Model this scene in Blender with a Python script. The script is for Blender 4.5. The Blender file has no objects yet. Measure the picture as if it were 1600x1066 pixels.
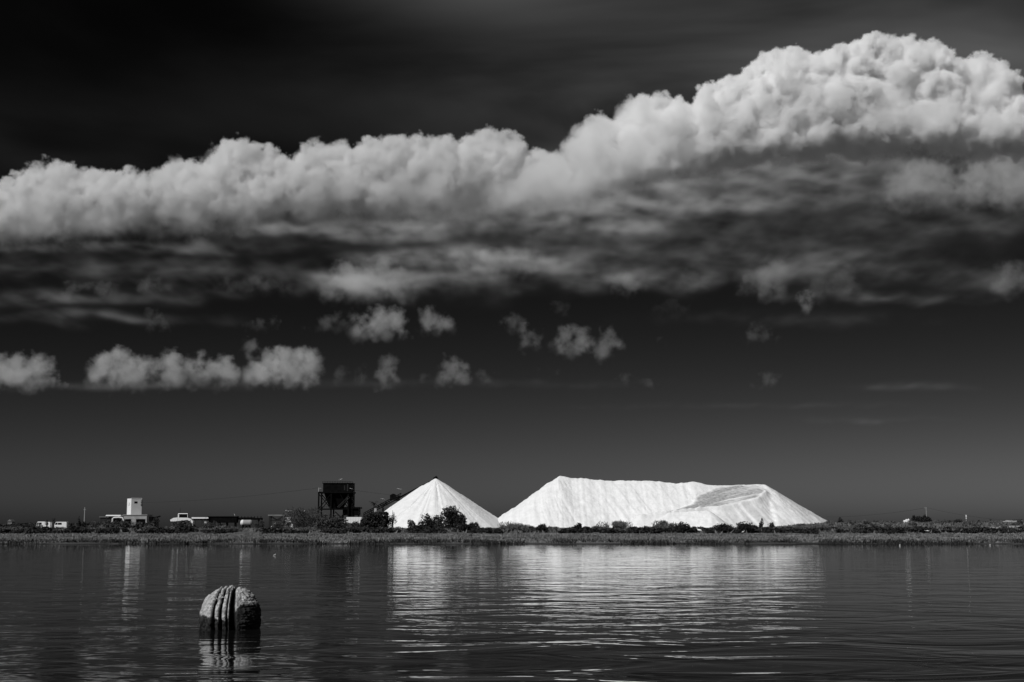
import bpy, bmesh, math, random, time
import numpy as np
from mathutils import Vector, Matrix
T0 = time.time()
R = math.radians
sc = bpy.context.scene
COL = sc.collection

# ------------------------------------------------------------------ camera
F = 2222.0                      # focal length in pixels of a 1600 px wide picture
EYE = 1.6                       # eye height over the water
TILT = math.atan((826 - 533) / F)
cam = bpy.data.cameras.new('camera')
cam.sensor_width = 36.0
cam.lens = 36.0 * F / 1600.0
cam.clip_start = 0.1
cam.clip_end = 60000.0
camo = bpy.data.objects.new('camera', cam)
camo.location = (0, 0, EYE)
camo.rotation_euler = (R(90) + TILT, 0, 0)
COL.objects.link(camo)
sc.camera = camo

CT, ST = math.cos(TILT), math.sin(TILT)
def at(px, py, dist):
    """world point seen at photograph pixel (px, py), at ground distance dist"""
    a, b = (px - 800.0) / F, (533.0 - py) / F
    dy, dz = CT - b * ST, ST + b * CT
    return Vector((a / dy * dist, dist, EYE + dz / dy * dist))
def to_px(X, Z, D):
    """arrays: pixel coordinates of points on the upright plane Y = D"""
    z = Z - EYE
    fw = D * CT + z * ST
    up = -D * ST + z * CT
    return 800.0 + F * X / fw, 533.0 - F * up / fw
def m_per_px(dist):
    return dist / F

# ------------------------------------------------------------------ sun and sky
SUN_EL, SUN_AZ = R(42), R(42)   # azimuth measured from behind the camera to the left
SDIR = Vector((-math.sin(SUN_AZ) * math.cos(SUN_EL), -math.cos(SUN_AZ) * math.cos(SUN_EL), math.sin(SUN_EL)))
sun = bpy.data.lights.new('sun', 'SUN')
sun.energy = 3.35
sun.angle = R(0.5)
sun.color = (1, 1, 1)
suno = bpy.data.objects.new('sun', sun)
suno.rotation_euler = SDIR.to_track_quat('Z', 'Y').to_euler()
COL.objects.link(suno)

world = bpy.data.worlds.new('World')
sc.world = world
world.use_nodes = True
wt = world.node_tree
for n in list(wt.nodes): wt.nodes.remove(n)
def wn(t, **k):
    n = wt.nodes.new(t)
    for a, b in k.items(): setattr(n, a, b)
    return n
def wmath(op, a, b=None, c=None, clamp=False):
    n = wn('ShaderNodeMath', operation=op); n.use_clamp = clamp
    for i, v in enumerate((a, b, c)):
        if v is None: continue
        if isinstance(v, (int, float)): n.inputs[i].default_value = v
        else: wt.links.new(v, n.inputs[i])
    return n.outputs[0]
sky = wn('ShaderNodeTexSky', sky_type='NISHITA', sun_disc=False)
sky.sun_elevation = SUN_EL
sky.sun_rotation = math.atan2(SDIR.x, SDIR.y)
sky.altitude = 0; sky.air_density = 1.0; sky.dust_density = 0.6; sky.ozone_density = 1.0
# a red filter on black and white film: only the red part of the sky light counts
sep = wn('ShaderNodeSeparateColor'); wt.links.new(sky.outputs[0], sep.inputs[0])
red = sep.outputs[0]
tone = wmath('POWER', wmath('MULTIPLY', red, 0.147), 3.2)
# thin high cirrus veils, streaked, laid on a plane high over the scene
tc = wn('ShaderNodeTexCoord')
sx = wn('ShaderNodeSeparateXYZ'); wt.links.new(tc.outputs['Generated'], sx.inputs[0])
zc = wmath('MAXIMUM', sx.outputs[2], 0.03)
cx = wmath('DIVIDE', sx.outputs[0], zc); cy = wmath('DIVIDE', sx.outputs[1], zc)
cv = wn('ShaderNodeCombineXYZ')
wt.links.new(cx, cv.inputs[0]); wt.links.new(cy, cv.inputs[1])
mp = wn('ShaderNodeMapping'); wt.links.new(cv.outputs[0], mp.inputs[0])
mp.inputs['Rotation'].default_value = (0, 0, R(-30)); mp.inputs['Scale'].default_value = (0.75, 0.6, 1); mp.inputs['Location'].default_value = (0.4, 0.2, 0)
no = wn('ShaderNodeTexNoise'); wt.links.new(mp.outputs[0], no.inputs['Vector'])
no.inputs['Scale'].default_value = 1.0; no.inputs['Detail'].default_value = 5; no.inputs['Roughness'].default_value = 0.52; no.inputs['Distortion'].default_value = 0.8
veil = wn('ShaderNodeMapRange', interpolation_type='SMOOTHSTEP'); wt.links.new(no.outputs['Fac'], veil.inputs[0])
veil.inputs[1].default_value = 0.36; veil.inputs[2].default_value = 0.66; veil.inputs[3].default_value = 0.16; veil.inputs[4].default_value = 1.0
# the veils come from the right: thicker there, clear on the left and low down
hi = wn('ShaderNodeMapRange', interpolation_type='SMOOTHSTEP'); wt.links.new(sx.outputs[2], hi.inputs[0])
hi.inputs[1].default_value = 0.17; hi.inputs[2].default_value = 0.30
rt = wn('ShaderNodeMapRange', interpolation_type='SMOOTHSTEP'); wt.links.new(sx.outputs[0], rt.inputs[0])
rt.inputs[1].default_value = -0.20; rt.inputs[2].default_value = 0.30; rt.inputs[3].default_value = 0.05; rt.inputs[4].default_value = 1.0
veil_l = wmath('MULTIPLY', wmath('MULTIPLY', wmath('MULTIPLY', veil.outputs[0], hi.outputs[0]), rt.outputs[0]), 1.1)
# one thicker patch of veil high in the middle, and a faint even haze between
dx = wmath('DIVIDE', wmath('ADD', wmath('ADD', sx.outputs[0], 0.025), wmath('MULTIPLY', wmath('SUBTRACT', no.outputs['Fac'], 0.5), 0.12)), 0.085)
dz = wmath('DIVIDE', wmath('SUBTRACT', sx.outputs[2], 0.372), 0.030)
patch = wmath('POWER', 2.718, wmath('MULTIPLY', wmath('ADD', wmath('MULTIPLY', dx, dx), wmath('MULTIPLY', dz, dz)), -1.0))
n2 = wn('ShaderNodeTexNoise'); wt.links.new(mp.outputs[0], n2.inputs['Vector'])
n2.inputs['Scale'].default_value = 0.6; n2.inputs['Detail'].default_value = 4; n2.inputs['Roughness'].default_value = 0.5
haze = wn('ShaderNodeMapRange', interpolation_type='SMOOTHSTEP'); wt.links.new(n2.outputs['Fac'], haze.inputs[0])
haze.inputs[1].default_value = 0.40; haze.inputs[2].default_value = 0.62; haze.inputs[3].default_value = 0.0; haze.inputs[4].default_value = 0.22
bz = wmath('DIVIDE', wmath('SUBTRACT', sx.outputs[2], wmath('ADD', 0.272, wmath('MULTIPLY', sx.outputs[0], 0.10))), 0.040)
band = wmath('POWER', 2.718, wmath('MULTIPLY', wmath('MULTIPLY', bz, bz), -1.0))
veil_l = wmath('ADD', veil_l, wmath('ADD', wmath('MULTIPLY', patch, 0.75), wmath('MULTIPLY', haze.outputs[0], band)))
tot = wmath('ADD', tone, veil_l)
cc = wn('ShaderNodeCombineColor')
for i in range(3): wt.links.new(tot, cc.inputs[i])
bg = wn('ShaderNodeBackground'); wt.links.new(cc.outputs[0], bg.inputs[0]); bg.inputs[1].default_value = 0.08
wo = wn('ShaderNodeOutputWorld'); wt.links.new(bg.outputs[0], wo.inputs[0])

# ------------------------------------------------------------------ render settings
sc.render.engine = 'CYCLES'
sc.view_settings.view_transform = 'Standard'
sc.view_settings.look = 'None'
sc.view_settings.exposure = 0.0
sc.view_settings.gamma = 1.0
sc.view_settings.use_curve_mapping = False
cy_ = sc.cycles
cy_.use_denoising = True
cy_.max_bounces = 16; cy_.diffuse_bounces = 3; cy_.glossy_bounces = 3; cy_.transmission_bounces = 4
cy_.volume_bounces = 14; cy_.transparent_max_bounces = 8
cy_.volume_step_rate = 2.0; cy_.volume_preview_step_rate = 2.0; cy_.volume_max_steps = 512
cy_.caustics_reflective = False; cy_.caustics_refractive = False
cy_.use_adaptive_sampling = True; cy_.adaptive_threshold = 0.015

# ------------------------------------------------------------------ helpers
def tag(o, label=None, cat=None, group=None, kind=None):
    if label: o['label'] = label
    if cat: o['category'] = cat
    if group: o['group'] = group
    if kind: o['kind'] = kind
    return o

def mat(name, v, rough=0.85, var=0.25, scale=3.0, metal=0.0, bump=0.0, spec=0.3, stretch=None, detail=5):
    """grey material (the picture is black and white) with mottled wear"""
    m = bpy.data.materials.new(name); m.use_nodes = True
    nt = m.node_tree; b = nt.nodes['Principled BSDF']
    b.inputs['Roughness'].default_value = rough; b.inputs['Metallic'].default_value = metal
    b.inputs['Specular IOR Level'].default_value = spec
    tc = nt.nodes.new('ShaderNodeTexCoord'); no = nt.nodes.new('ShaderNodeTexNoise')
    no.inputs['Scale'].default_value = scale; no.inputs['Detail'].default_value = detail; no.inputs['Roughness'].default_value = 0.6
    src = tc.outputs['Object']
    if stretch:
        mp = nt.nodes.new('ShaderNodeMapping'); mp.inputs['Scale'].default_value = stretch
        nt.links.new(src, mp.inputs[0]); src = mp.outputs[0]
    nt.links.new(src, no.inputs['Vector'])
    mr = nt.nodes.new('ShaderNodeMapRange'); nt.links.new(no.outputs['Fac'], mr.inputs[0])
    mr.inputs[1].default_value = 0.3; mr.inputs[2].default_value = 0.7
    mr.inputs[3].default_value = v * (1 - var); mr.inputs[4].default_value = min(0.92, v * (1 + var))
    cc = nt.nodes.new('ShaderNodeCombineColor')
    for i in range(3): nt.links.new(mr.outputs[0], cc.inputs[i])
    nt.links.new(cc.outputs[0], b.inputs['Base Color'])
    if bump:
        bp = nt.nodes.new('ShaderNodeBump'); bp.inputs['Distance'].default_value = bump
        nt.links.new(no.outputs['Fac'], bp.inputs['Height']); nt.links.new(bp.outputs[0], b.inputs['Normal'])
    return m

M = dict(
    white=mat('white_paint', 0.78, 0.6, 0.06, 1.2),
    white_wall=mat('white_render_wall', 0.80, 0.9, 0.07, 0.5),
    hallgrey=mat('weathered_wall', 0.30, 0.9, 0.25, 0.8),
    pale=mat('pale_concrete', 0.42, 0.9, 0.18, 0.8),
    grey=mat('grey_sheet', 0.16, 0.7, 0.2, 0.7),
    pole=mat('weathered_pole', 0.28, 0.8, 0.2, 2.0),
    dark=mat('dark_rusted_steel', 0.005, 0.9, 0.5, 1.2, spec=0.03),
    darkgrey=mat('dark_painted_steel', 0.02, 0.8, 0.4, 1.5, spec=0.2),
    glass=mat('dark_glass', 0.006, 0.25, 0.1, 1.0, spec=0.12),
    rubber=mat('tyre_rubber', 0.02, 0.9, 0.2, 3.0),
    bark=mat('bark', 0.06, 0.95, 0.4, 4.0),
    leaf_dark=mat('dark_leaves', 0.030, 0.8, 0.55, 0.8, spec=0.15),
    leaf_mid=mat('grey_leaves', 0.060, 0.8, 0.5, 0.7, spec=0.15),
    leaf_pale=mat('pale_feathery_leaves', 0.125, 0.85, 0.4, 0.7, spec=0.15),
    reed=mat('dark_shore_tufts', 0.035, 0.9, 0.5, 0.5, spec=0.1),
    grass=mat('dry_marsh_grass', 0.17, 0.9, 0.6, 0.3, spec=0.1, detail=8),
    feather=mat('white_feathers', 0.80, 0.8, 0.05, 5.0),
    sand=mat('pale_sand', 0.36, 0.95, 0.25, 0.25),
    cable=mat('power_cable', 0.03, 0.7, 0.1, 1.0),
)

class MB:
    """collects shapes; build() links them as one mesh object"""
    def __init__(s): s.v = []; s.f = []
    def add(s, vs, fs):
        n = len(s.v); s.v += [tuple(p) for p in vs]; s.f += [tuple(i + n for i in f) for f in fs]; return s
    def box(s, x0, x1, y0, y1, z0, z1, tx=0.0, ty=0.0):
        """tx, ty: how much the top is drawn in at each side"""
        return s.add([(x0, y0, z0), (x1, y0, z0), (x1, y1, z0), (x0, y1, z0), (x0 + tx, y0 + ty, z1), (x1 - tx, y0 + ty, z1), (x1 - tx, y1 - ty, z1), (x0 + tx, y1 - ty, z1)],
                     [(3, 2, 1, 0), (4, 5, 6, 7), (0, 1, 5, 4), (1, 2, 6, 5), (2, 3, 7, 6), (3, 0, 4, 7)])
    def bar(s, p, q, w, h=None):
        """square bar from p to q"""
        p, q = Vector(p), Vector(q); h = h or w
        d = (q - p).normalized(); up = Vector((0, 0, 1)) if abs(d.z) < 0.95 else Vector((0, 1, 0))
        a = d.cross(up).normalized() * w / 2; b = a.cross(d).normalized() * h / 2
        vs = [p - a - b, p + a - b, p + a + b, p - a + b, q - a - b, q + a - b, q + a + b, q - a + b]
        return s.add(vs, [(3, 2, 1, 0), (4, 5, 6, 7), (0, 1, 5, 4), (1, 2, 6, 5), (2, 3, 7, 6), (3, 0, 4, 7)])
    def tube(s, pts, rads, n=8, cap=True):
        pts = [Vector(p) for p in pts]
        if isinstance(rads, (int, float)): rads = [rads] * len(pts)
        vs = []; fs = []; ref = None
        for i, p in enumerate(pts):
            d = (pts[min(i + 1, len(pts) - 1)] - pts[max(i - 1, 0)]).normalized()
            if ref is None: ref = Vector((1, 0, 0)) if abs(d.x) < 0.9 else Vector((0, 1, 0))
            a = (ref - d * ref.dot(d)).normalized(); ref = a; b = d.cross(a)
            for k in range(n):
                t = 2 * math.pi * k / n
                vs.append(p + (a * math.cos(t) + b * math.sin(t)) * rads[i])
        for i in range(len(pts) - 1):
            for k in range(n):
                fs.append((i * n + k, i * n + (k + 1) % n, (i + 1) * n + (k + 1) % n, (i + 1) * n + k))
        if cap: fs += [tuple(range(n - 1, -1, -1)), tuple((len(pts) - 1) * n + k for k in range(n))]
        return s.add(vs, fs)
    def prism(s, prof, y0, y1):
        """outline in x,z extruded along y"""
        n = len(prof)
        vs = [(x, y0, z) for x, z in prof] + [(x, y1, z) for x, z in prof]
        return s.add(vs, [tuple(range(n)), tuple(range(2 * n - 1, n - 1, -1))] + [(i, i + n, (i + 1) % n + n, (i + 1) % n) for i in range(n)])
    def build(s, name, m, parent=None, smooth=False, bevel=0.0, loc=None):
        me = bpy.data.meshes.new(name); me.from_pydata([tuple(v) for v in s.v], [], s.f); me.update()
        bm = bmesh.new(); bm.from_mesh(me); bmesh.ops.recalc_face_normals(bm, faces=bm.faces); bm.to_mesh(me); bm.free()
        if smooth: me.polygons.foreach_set('use_smooth', [True] * len(me.polygons))
        me.materials.append(m)
        o = bpy.data.objects.new(name, me); COL.objects.link(o)
        if parent is not None: o.parent = parent
        if loc is not None: o.location = loc
        if bevel:
            b = o.modifiers.new('bevel', 'BEVEL'); b.width = bevel; b.segments = 2; b.limit_method = 'ANGLE'
        return o

def thing(name, label, cat, loc=(0, 0, 0), rz=0.0, group=None):
    o = bpy.data.objects.new(name, None); o.empty_display_size = 0.5
    o.location = loc; o.rotation_euler = (0, 0, rz); COL.objects.link(o)
    return tag(o, label, cat, group)

def copy_tree(o, parent=None):
    c = o.copy(); COL.objects.link(c)
    if parent is not None: c.parent = parent
    for ch in o.children: copy_tree(ch, c)
    return c

def sstep(a, b, x):
    t = np.clip((np.asarray(x, float) - a) / (b - a), 0, 1); return t * t * (3 - 2 * t)

def vnoise(x, y, seed=0):
    """smooth 2-D value noise in 0..1, arrays"""
    x = np.asarray(x, float); y = np.asarray(y, float)
    xi = np.floor(x).astype(np.int64); yi = np.floor(y).astype(np.int64); fx = x - xi; fy = y - yi
    fx = fx * fx * (3 - 2 * fx); fy = fy * fy * (3 - 2 * fy)
    def h(a, b):
        n = (a * 374761393 + b * 668265263 + seed * 974634233) & 0x7fffffff
        n = ((n ^ (n >> 13)) * 1274126177) & 0x7fffffff
        return ((n ^ (n >> 16)) & 0xffff) / 65535.0
    return (h(xi, yi) * (1 - fx) + h(xi + 1, yi) * fx) * (1 - fy) + (h(xi, yi + 1) * (1 - fx) + h(xi + 1, yi + 1) * fx) * fy
def fbm(x, y, seed=0, oct=4, gain=0.5):
    a, s, t = 1.0, 0.0, 0.0
    for k in range(oct):
        s = s + a * vnoise(x * 2 ** k, y * 2 ** k, seed + 7 * k); t += a; a *= gain
    return s / t

# ------------------------------------------------------------------ ground and water
def ground_z(x, y):
    x = np.asarray(x, float); y = np.asarray(y, float)
    edge = 148.0 + 3.0 * (vnoise(x / 9.0, 0 * x, 3) - 0.5) + 1.6 * (vnoise(x / 2.2, 0 * x, 4) - 0.5)
    t = y - edge
    z = np.interp(t, [-60, -4, 0, 1.2, 8, 37, 82, 182, 450], [-1.6, -0.35, 0.0, 0.10, 0.26, 0.70, 1.0, 1.25, 1.35])
    rough = (fbm(x / 6.0, y / 6.0, 11, 3) - 0.5) * 0.22 * sstep(4, 30, t)
    mound = 1.5 * sstep(66, 92, x) * sstep(255, 350, y) * (1 - sstep(430, 560, y)) * (0.75 + 0.5 * fbm(x / 22.0, y / 30.0, 21, 2))
    return z + rough + mound

def grid_mesh(xs, ys, zf):
    X, Y = np.meshgrid(xs, ys)
    Z = zf(X, Y)
    v = np.stack([X, Y, Z], -1).reshape(-1, 3)
    nx, ny = len(xs), len(ys)
    i = np.arange(nx - 1)[None, :] + np.arange(ny - 1)[:, None] * nx
    f = np.stack([i, i + 1, i + 1 + nx, i + nx], -1).reshape(-1, 4)
    return v, f
def np_mesh(name, v, f, m, smooth=True):
    me = bpy.data.meshes.new(name)
    me.vertices.add(len(v)); me.vertices.foreach_set('co', np.asarray(v, np.float32).ravel())
    k = f.shape[1]
    me.loops.add(f.size); me.loops.foreach_set('vertex_index', np.asarray(f, np.int32).ravel())
    me.polygons.add(len(f)); me.polygons.foreach_set('loop_start', np.arange(0, f.size, k, dtype=np.int32))
    me.update(calc_edges=True)
    if smooth: me.polygons.foreach_set('use_smooth', np.ones(len(f), bool))
    me.materials.append(m)
    o = bpy.data.objects.new(name, me); COL.objects.link(o)
    return o

MG = mat('salt_marsh_soil', 0.10, 0.95, 0.5, 0.05, bump=0.05, spec=0.1, detail=9)
xs = np.concatenate([-np.geomspace(20000, 170, 24), np.arange(-165, 166, 1.5), np.geomspace(170, 20000, 24)])
ys = np.concatenate([[-600, -200, 0, 60, 100, 130, 140], np.arange(143, 200, 1.0), np.arange(200, 620, 4.0), np.geomspace(630, 30000, 26)])
v, f = grid_mesh(xs, ys, ground_z)
go_ = np_mesh('ground', v, f, MG)
wet = (1 - sstep(0.03, 0.10, v[:, 2])) * (v[:, 1] < 170)          # dark wet mud along the water
go_.data.attributes.new('wet', 'FLOAT', 'POINT').data.foreach_set('value', wet.astype(np.float32))
nt = MG.node_tree; bs_ = nt.nodes['Principled BSDF']; src = bs_.inputs['Base Color'].links[0].from_socket
wa = nt.nodes.new('ShaderNodeAttribute'); wa.attribute_name = 'wet'
mx = nt.nodes.new('ShaderNodeMix'); mx.data_type = 'RGBA'
nt.links.new(wa.outputs['Fac'], mx.inputs[0]); nt.links.new(src, mx.inputs[6]); mx.inputs[7].default_value = (0.008, 0.008, 0.008, 1)
nt.links.new(mx.outputs[2], bs_.inputs['Base Color'])
tag(go_, kind='structure')

MW = bpy.data.materials.new('lagoon_water'); MW.use_nodes = True
nt = MW.node_tree; b = nt.nodes['Principled BSDF']
b.inputs['Base Color'].default_value = (0.008, 0.008, 0.008, 1); b.inputs['Roughness'].default_value = 0.03
b.inputs['IOR'].default_value = 1.33; b.inputs['Specular IOR Level'].default_value = 0.5
tc = nt.nodes.new('ShaderNodeTexCoord')
def wave(sx, sy, rot, det, rough=0.5, dist=0.0):
    mp = nt.nodes.new('ShaderNodeMapping'); mp.inputs['Scale'].default_value = (sx, sy, 1); mp.inputs['Rotation'].default_value = (0, 0, R(rot))
    no = nt.nodes.new('ShaderNodeTexNoise'); no.noise_dimensions = '2D'
    no.inputs['Scale'].default_value = 1.0; no.inputs['Detail'].default_value = det; no.inputs['Roughness'].default_value = rough; no.inputs['Distortion'].default_value = dist
    nt.links.new(tc.outputs['Object'], mp.inputs[0]); nt.links.new(mp.outputs[0], no.inputs['Vector'])
    return no.outputs['Fac']
def nm(op, a, b=None):
    n = nt.nodes.new('ShaderNodeMath'); n.operation = op
    for i, q in enumerate((a, b)):
        if q is None: continue
        if isinstance(q, (int, float)): n.inputs[i].default_value = q
        else: nt.links.new(q, n.inputs[i])
    return n.outputs[0]
# metres of height: slow swell, wind ripples, fine ripples; calm lanes damp the fine ones
h1 = nm('MULTIPLY', wave(0.40, 0.62, 8, 3, .55, .5), 0.075)
h2 = nm('MULTIPLY', wave(1.7, 2.8, -9, 2, 0.55, 0.5), 0.0055)
h3 = nm('MULTIPLY', wave(6.0, 10.0, 4, 1), 0.0014)
lane = nt.nodes.new('ShaderNodeMapRange'); nt.links.new(wave(0.02, 0.10, 2, 3), lane.inputs[0])
lane.inputs[1].default_value = 0.35; lane.inputs[2].default_value = 0.65; lane.inputs[3].default_value = 0.3; lane.inputs[4].default_value = 1.5
hh = nm('ADD', h1, nm('MULTIPLY', nm('ADD', h2, h3), lane.outputs[0]))
sw = nt.nodes.new('ShaderNodeSeparateXYZ'); nt.links.new(tc.outputs['Object'], sw.inputs[0])
lee = nt.nodes.new('ShaderNodeMapRange'); nt.links.new(sw.outputs[1], lee.inputs[0])        # sheltered, calmer water under the far shore
lee.inputs[1].default_value = 14; lee.inputs[2].default_value = 105; lee.inputs[3].default_value = 0.44; lee.inputs[4].default_value = 0.125
hh = nm('MULTIPLY', hh, lee.outputs[0])
bp = nt.nodes.new('ShaderNodeBump'); bp.inputs['Distance'].default_value = 1.0; bp.inputs['Strength'].default_value = 1.0
nt.links.new(hh, bp.inputs['Height']); nt.links.new(bp.outputs[0], b.inputs['Normal'])
v = np.array([(-6000, -500, 0), (6000, -500, 0), (6000, 152, 0), (-6000, 152, 0)], float)
tag(np_mesh('water', v, np.array([[0, 1, 2, 3]]), MW, False), kind='structure')

# ------------------------------------------------------------------ salt heaps
def salt_mat():
    m = bpy.data.materials.new('heaped_salt'); m.use_nodes = True
    n = m.node_tree; b = n.nodes['Principled BSDF']; b.inputs['Roughness'].default_value = 0.9; b.inputs['Specular IOR Level'].default_value = 0.2
    tc = n.nodes.new('ShaderNodeTexCoord'); no = n.nodes.new('ShaderNodeTexNoise'); no.inputs['Scale'].default_value = 0.35; no.inputs['Detail'].default_value = 8; no.inputs['Roughness'].default_value = 0.65
    n.links.new(tc.outputs['Object'], no.inputs['Vector'])
    at_ = n.nodes.new('ShaderNodeAttribute'); at_.attribute_name = 'dirt'      # packed, driven-on salt is grey
    mr = n.nodes.new('ShaderNodeMapRange'); n.links.new(no.outputs['Fac'], mr.inputs[0])
    mr.inputs[1].default_value = 0.3; mr.inputs[2].default_value = 0.7; mr.inputs[3].default_value = 0.74; mr.inputs[4].default_value = 0.89
    n2 = n.nodes.new('ShaderNodeTexNoise'); n2.inputs['Scale'].default_value = 0.9; n2.inputs['Detail'].default_value = 6
    n.links.new(tc.outputs['Object'], n2.inputs['Vector'])
    mr2 = n.nodes.new('ShaderNodeMapRange'); n.links.new(n2.outputs['Fac'], mr2.inputs[0])
    mr2.inputs[1].default_value = 0.3; mr2.inputs[2].default_value = 0.7; mr2.inputs[3].default_value = 0.24; mr2.inputs[4].default_value = 0.50
    mx = n.nodes.new('ShaderNodeMix'); n.links.new(at_.outputs['Fac'], mx.inputs[0]); n.links.new(mr.outputs[0], mx.inputs[2]); n.links.new(mr2.outputs[0], mx.inputs[3])
    cc = n.nodes.new('ShaderNodeCombineColor')
    for i in range(3): n.links.new(mx.outputs[0], cc.inputs[i])
    n.links.new(cc.outputs[0], b.inputs['Base Color'])
    bp = n.nodes.new('ShaderNodeBump'); bp.inputs['Distance'].default_value = 0.18; n.links.new(n2.outputs['Fac'], bp.inputs['Height']); n.links.new(bp.outputs[0], b.inputs['Normal'])
    return m
MS = salt_mat()

def heap(name, label, zf, x0, x1, y0, y1, step, dirtf=None):
    xs = np.arange(x0, x1 + step, step); ys = np.arange(y0, y1 + step, step)
    X, Y = np.meshgrid(xs, ys)
    Z = zf(X, Y)
    cxm, cym = (x0 + x1) / 2, (y0 + y1) / 2
    v = np.stack([X - cxm, Y - cym, Z], -1).reshape(-1, 3)
    nx, ny = len(xs), len(ys)
    i = np.arange(nx - 1)[None, :] + np.arange(ny - 1)[:, None] * nx
    f = np.stack([i, i + 1, i + 1 + nx, i + nx], -1).reshape(-1, 4)
    keep = (Z.ravel()[f] > 0.0).any(1)
    f = f[keep]
    used = np.unique(f); remap = np.full(len(v), -1); remap[used] = np.arange(len(used))
    o = np_mesh(name, v[used], remap[f], MS)
    o.location = (cxm, cym, 1.35 - 0.4)
    dv = (dirtf(X, Y) if dirtf else np.zeros_like(X)).ravel()[used].astype(np.float32)
    a = o.data.attributes.new('dirt', 'FLOAT', 'POINT'); a.data.foreach_set('value', dv)
    return tag(o, label, 'salt heap')

TAN = 0.685
CD = 565.0
apex = at(681, 746.5, CD); Hc = apex.z - 0.95
def cone_z(X, Y):
    z = np.full(X.shape, -9.0)
    # salt dropped from the conveyor end: overlapping cones along the belt's line
    for dx, dy, dh, tn in ((0, 0, 0, TAN), (-2.6, 1.5, -1.35, .69), (-5.2, 2.5, -2.6, .70), (2.2, 3.0, -1.6, .675), (6.5, 5.5, -4.3, .66), (11, 7, -7.6, .62), (2.0, -2.0, -1.9, .68)):
        x, y = X - apex.x - dx, Y - CD - dy
        r = np.sqrt(x * x + y * y + 0.25)
        th = np.arctan2(y, x)
        flute = (vnoise(th * 9 + 50, r * 0.04, 5) - 0.5) * 0.5 + (vnoise(th * 24 + 90, r * 0.07, 6) - 0.5) * 0.26
        gul = np.exp(-((((th + 1.42) / 0.05)) ** 2) * 3) * 0.85 + np.exp(-((((th + 2.05 + 0.012 * (r - 8)) / 0.045)) ** 2) * 3) * 0.7 + np.exp(-((((th + 1.75) / 0.03)) ** 2) * 3) * 0.2
        k = np.clip(r / 5, 0, 1)
        z = np.maximum(z, Hc + dh - r * tn + (flute - gul) * k)
    return z + (fbm(X / 1.1, Y / 1.1, 31, 3) - 0.5) * 0.22
heap('salt_heap', 'smaller cone shaped white salt heap with conveyor end at its tip', cone_z, apex.x - 29, apex.x + 38, CD - 27, CD + 36, 0.3)

PD = 575.0
sP = PD / F
ridge = [(876, 742.5), (890, 744.5), (925, 747.5), (960, 749.5), (1020, 750), (1050, 754), (1085, 752.5), (1110, 757), (1150, 757.5), (1193, 755.5)]
RX = np.array([at(p[0], p[1], PD).x for p in ridge]); RZ = np.array([at(p[0], p[1], PD).z for p in ridge]) - 0.95
gz0 = 0.95
# haul road: climbs along the front face from left to right and opens into a yard at the top
def rp(px, py, dy): 
    q = at(px, py, PD + dy); return (q.x, PD + dy, q.z - gz0)
road = [rp(1000, 806, -31), rp(1035, 801.3, -28), rp(1066, 796, -24), rp(1092, 790, -19), rp(1114, 781, -14), rp(1136, 774.5, -11), rp(1160, 769.5, -9), rp(1177, 766, -7.5)]
roadw = [1.0, 1.2, 1.8, 3.2, 7.0, 7.8, 7.2, 4.5]
roadc = [0.05, 0.1, 0.2, 0.32, 0.42, 0.46, 0.46, 0.44]        # the surface banks up towards the ridge
def road_query(X, Y):
    best = np.full(X.shape, 1e9); bz = np.zeros(X.shape); bw = np.ones(X.shape)
    for k in range(len(road) - 1):
        a, c = road[k], road[k + 1]
        dx, dy = c[0] - a[0], c[1] - a[1]
        t = np.clip(((X - a[0]) * dx + (Y - a[1]) * dy) / (dx * dx + dy * dy), 0, 1)
        d = np.hypot(X - a[0] - t * dx, Y - a[1] - t * dy)
        w = roadw[k] + t * (roadw[k + 1] - roadw[k])
        m_ = d - w < best - bw
        best = np.where(m_, d, best); bz = np.where(m_, a[2] + t * (c[2] - a[2]) + (roadc[k] + t * (roadc[k + 1] - roadc[k])) * np.clip(Y - (a[1] + t * dy), -8, 8), bz); bw = np.where(m_, w, bw)
    return best, bz, bw
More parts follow.
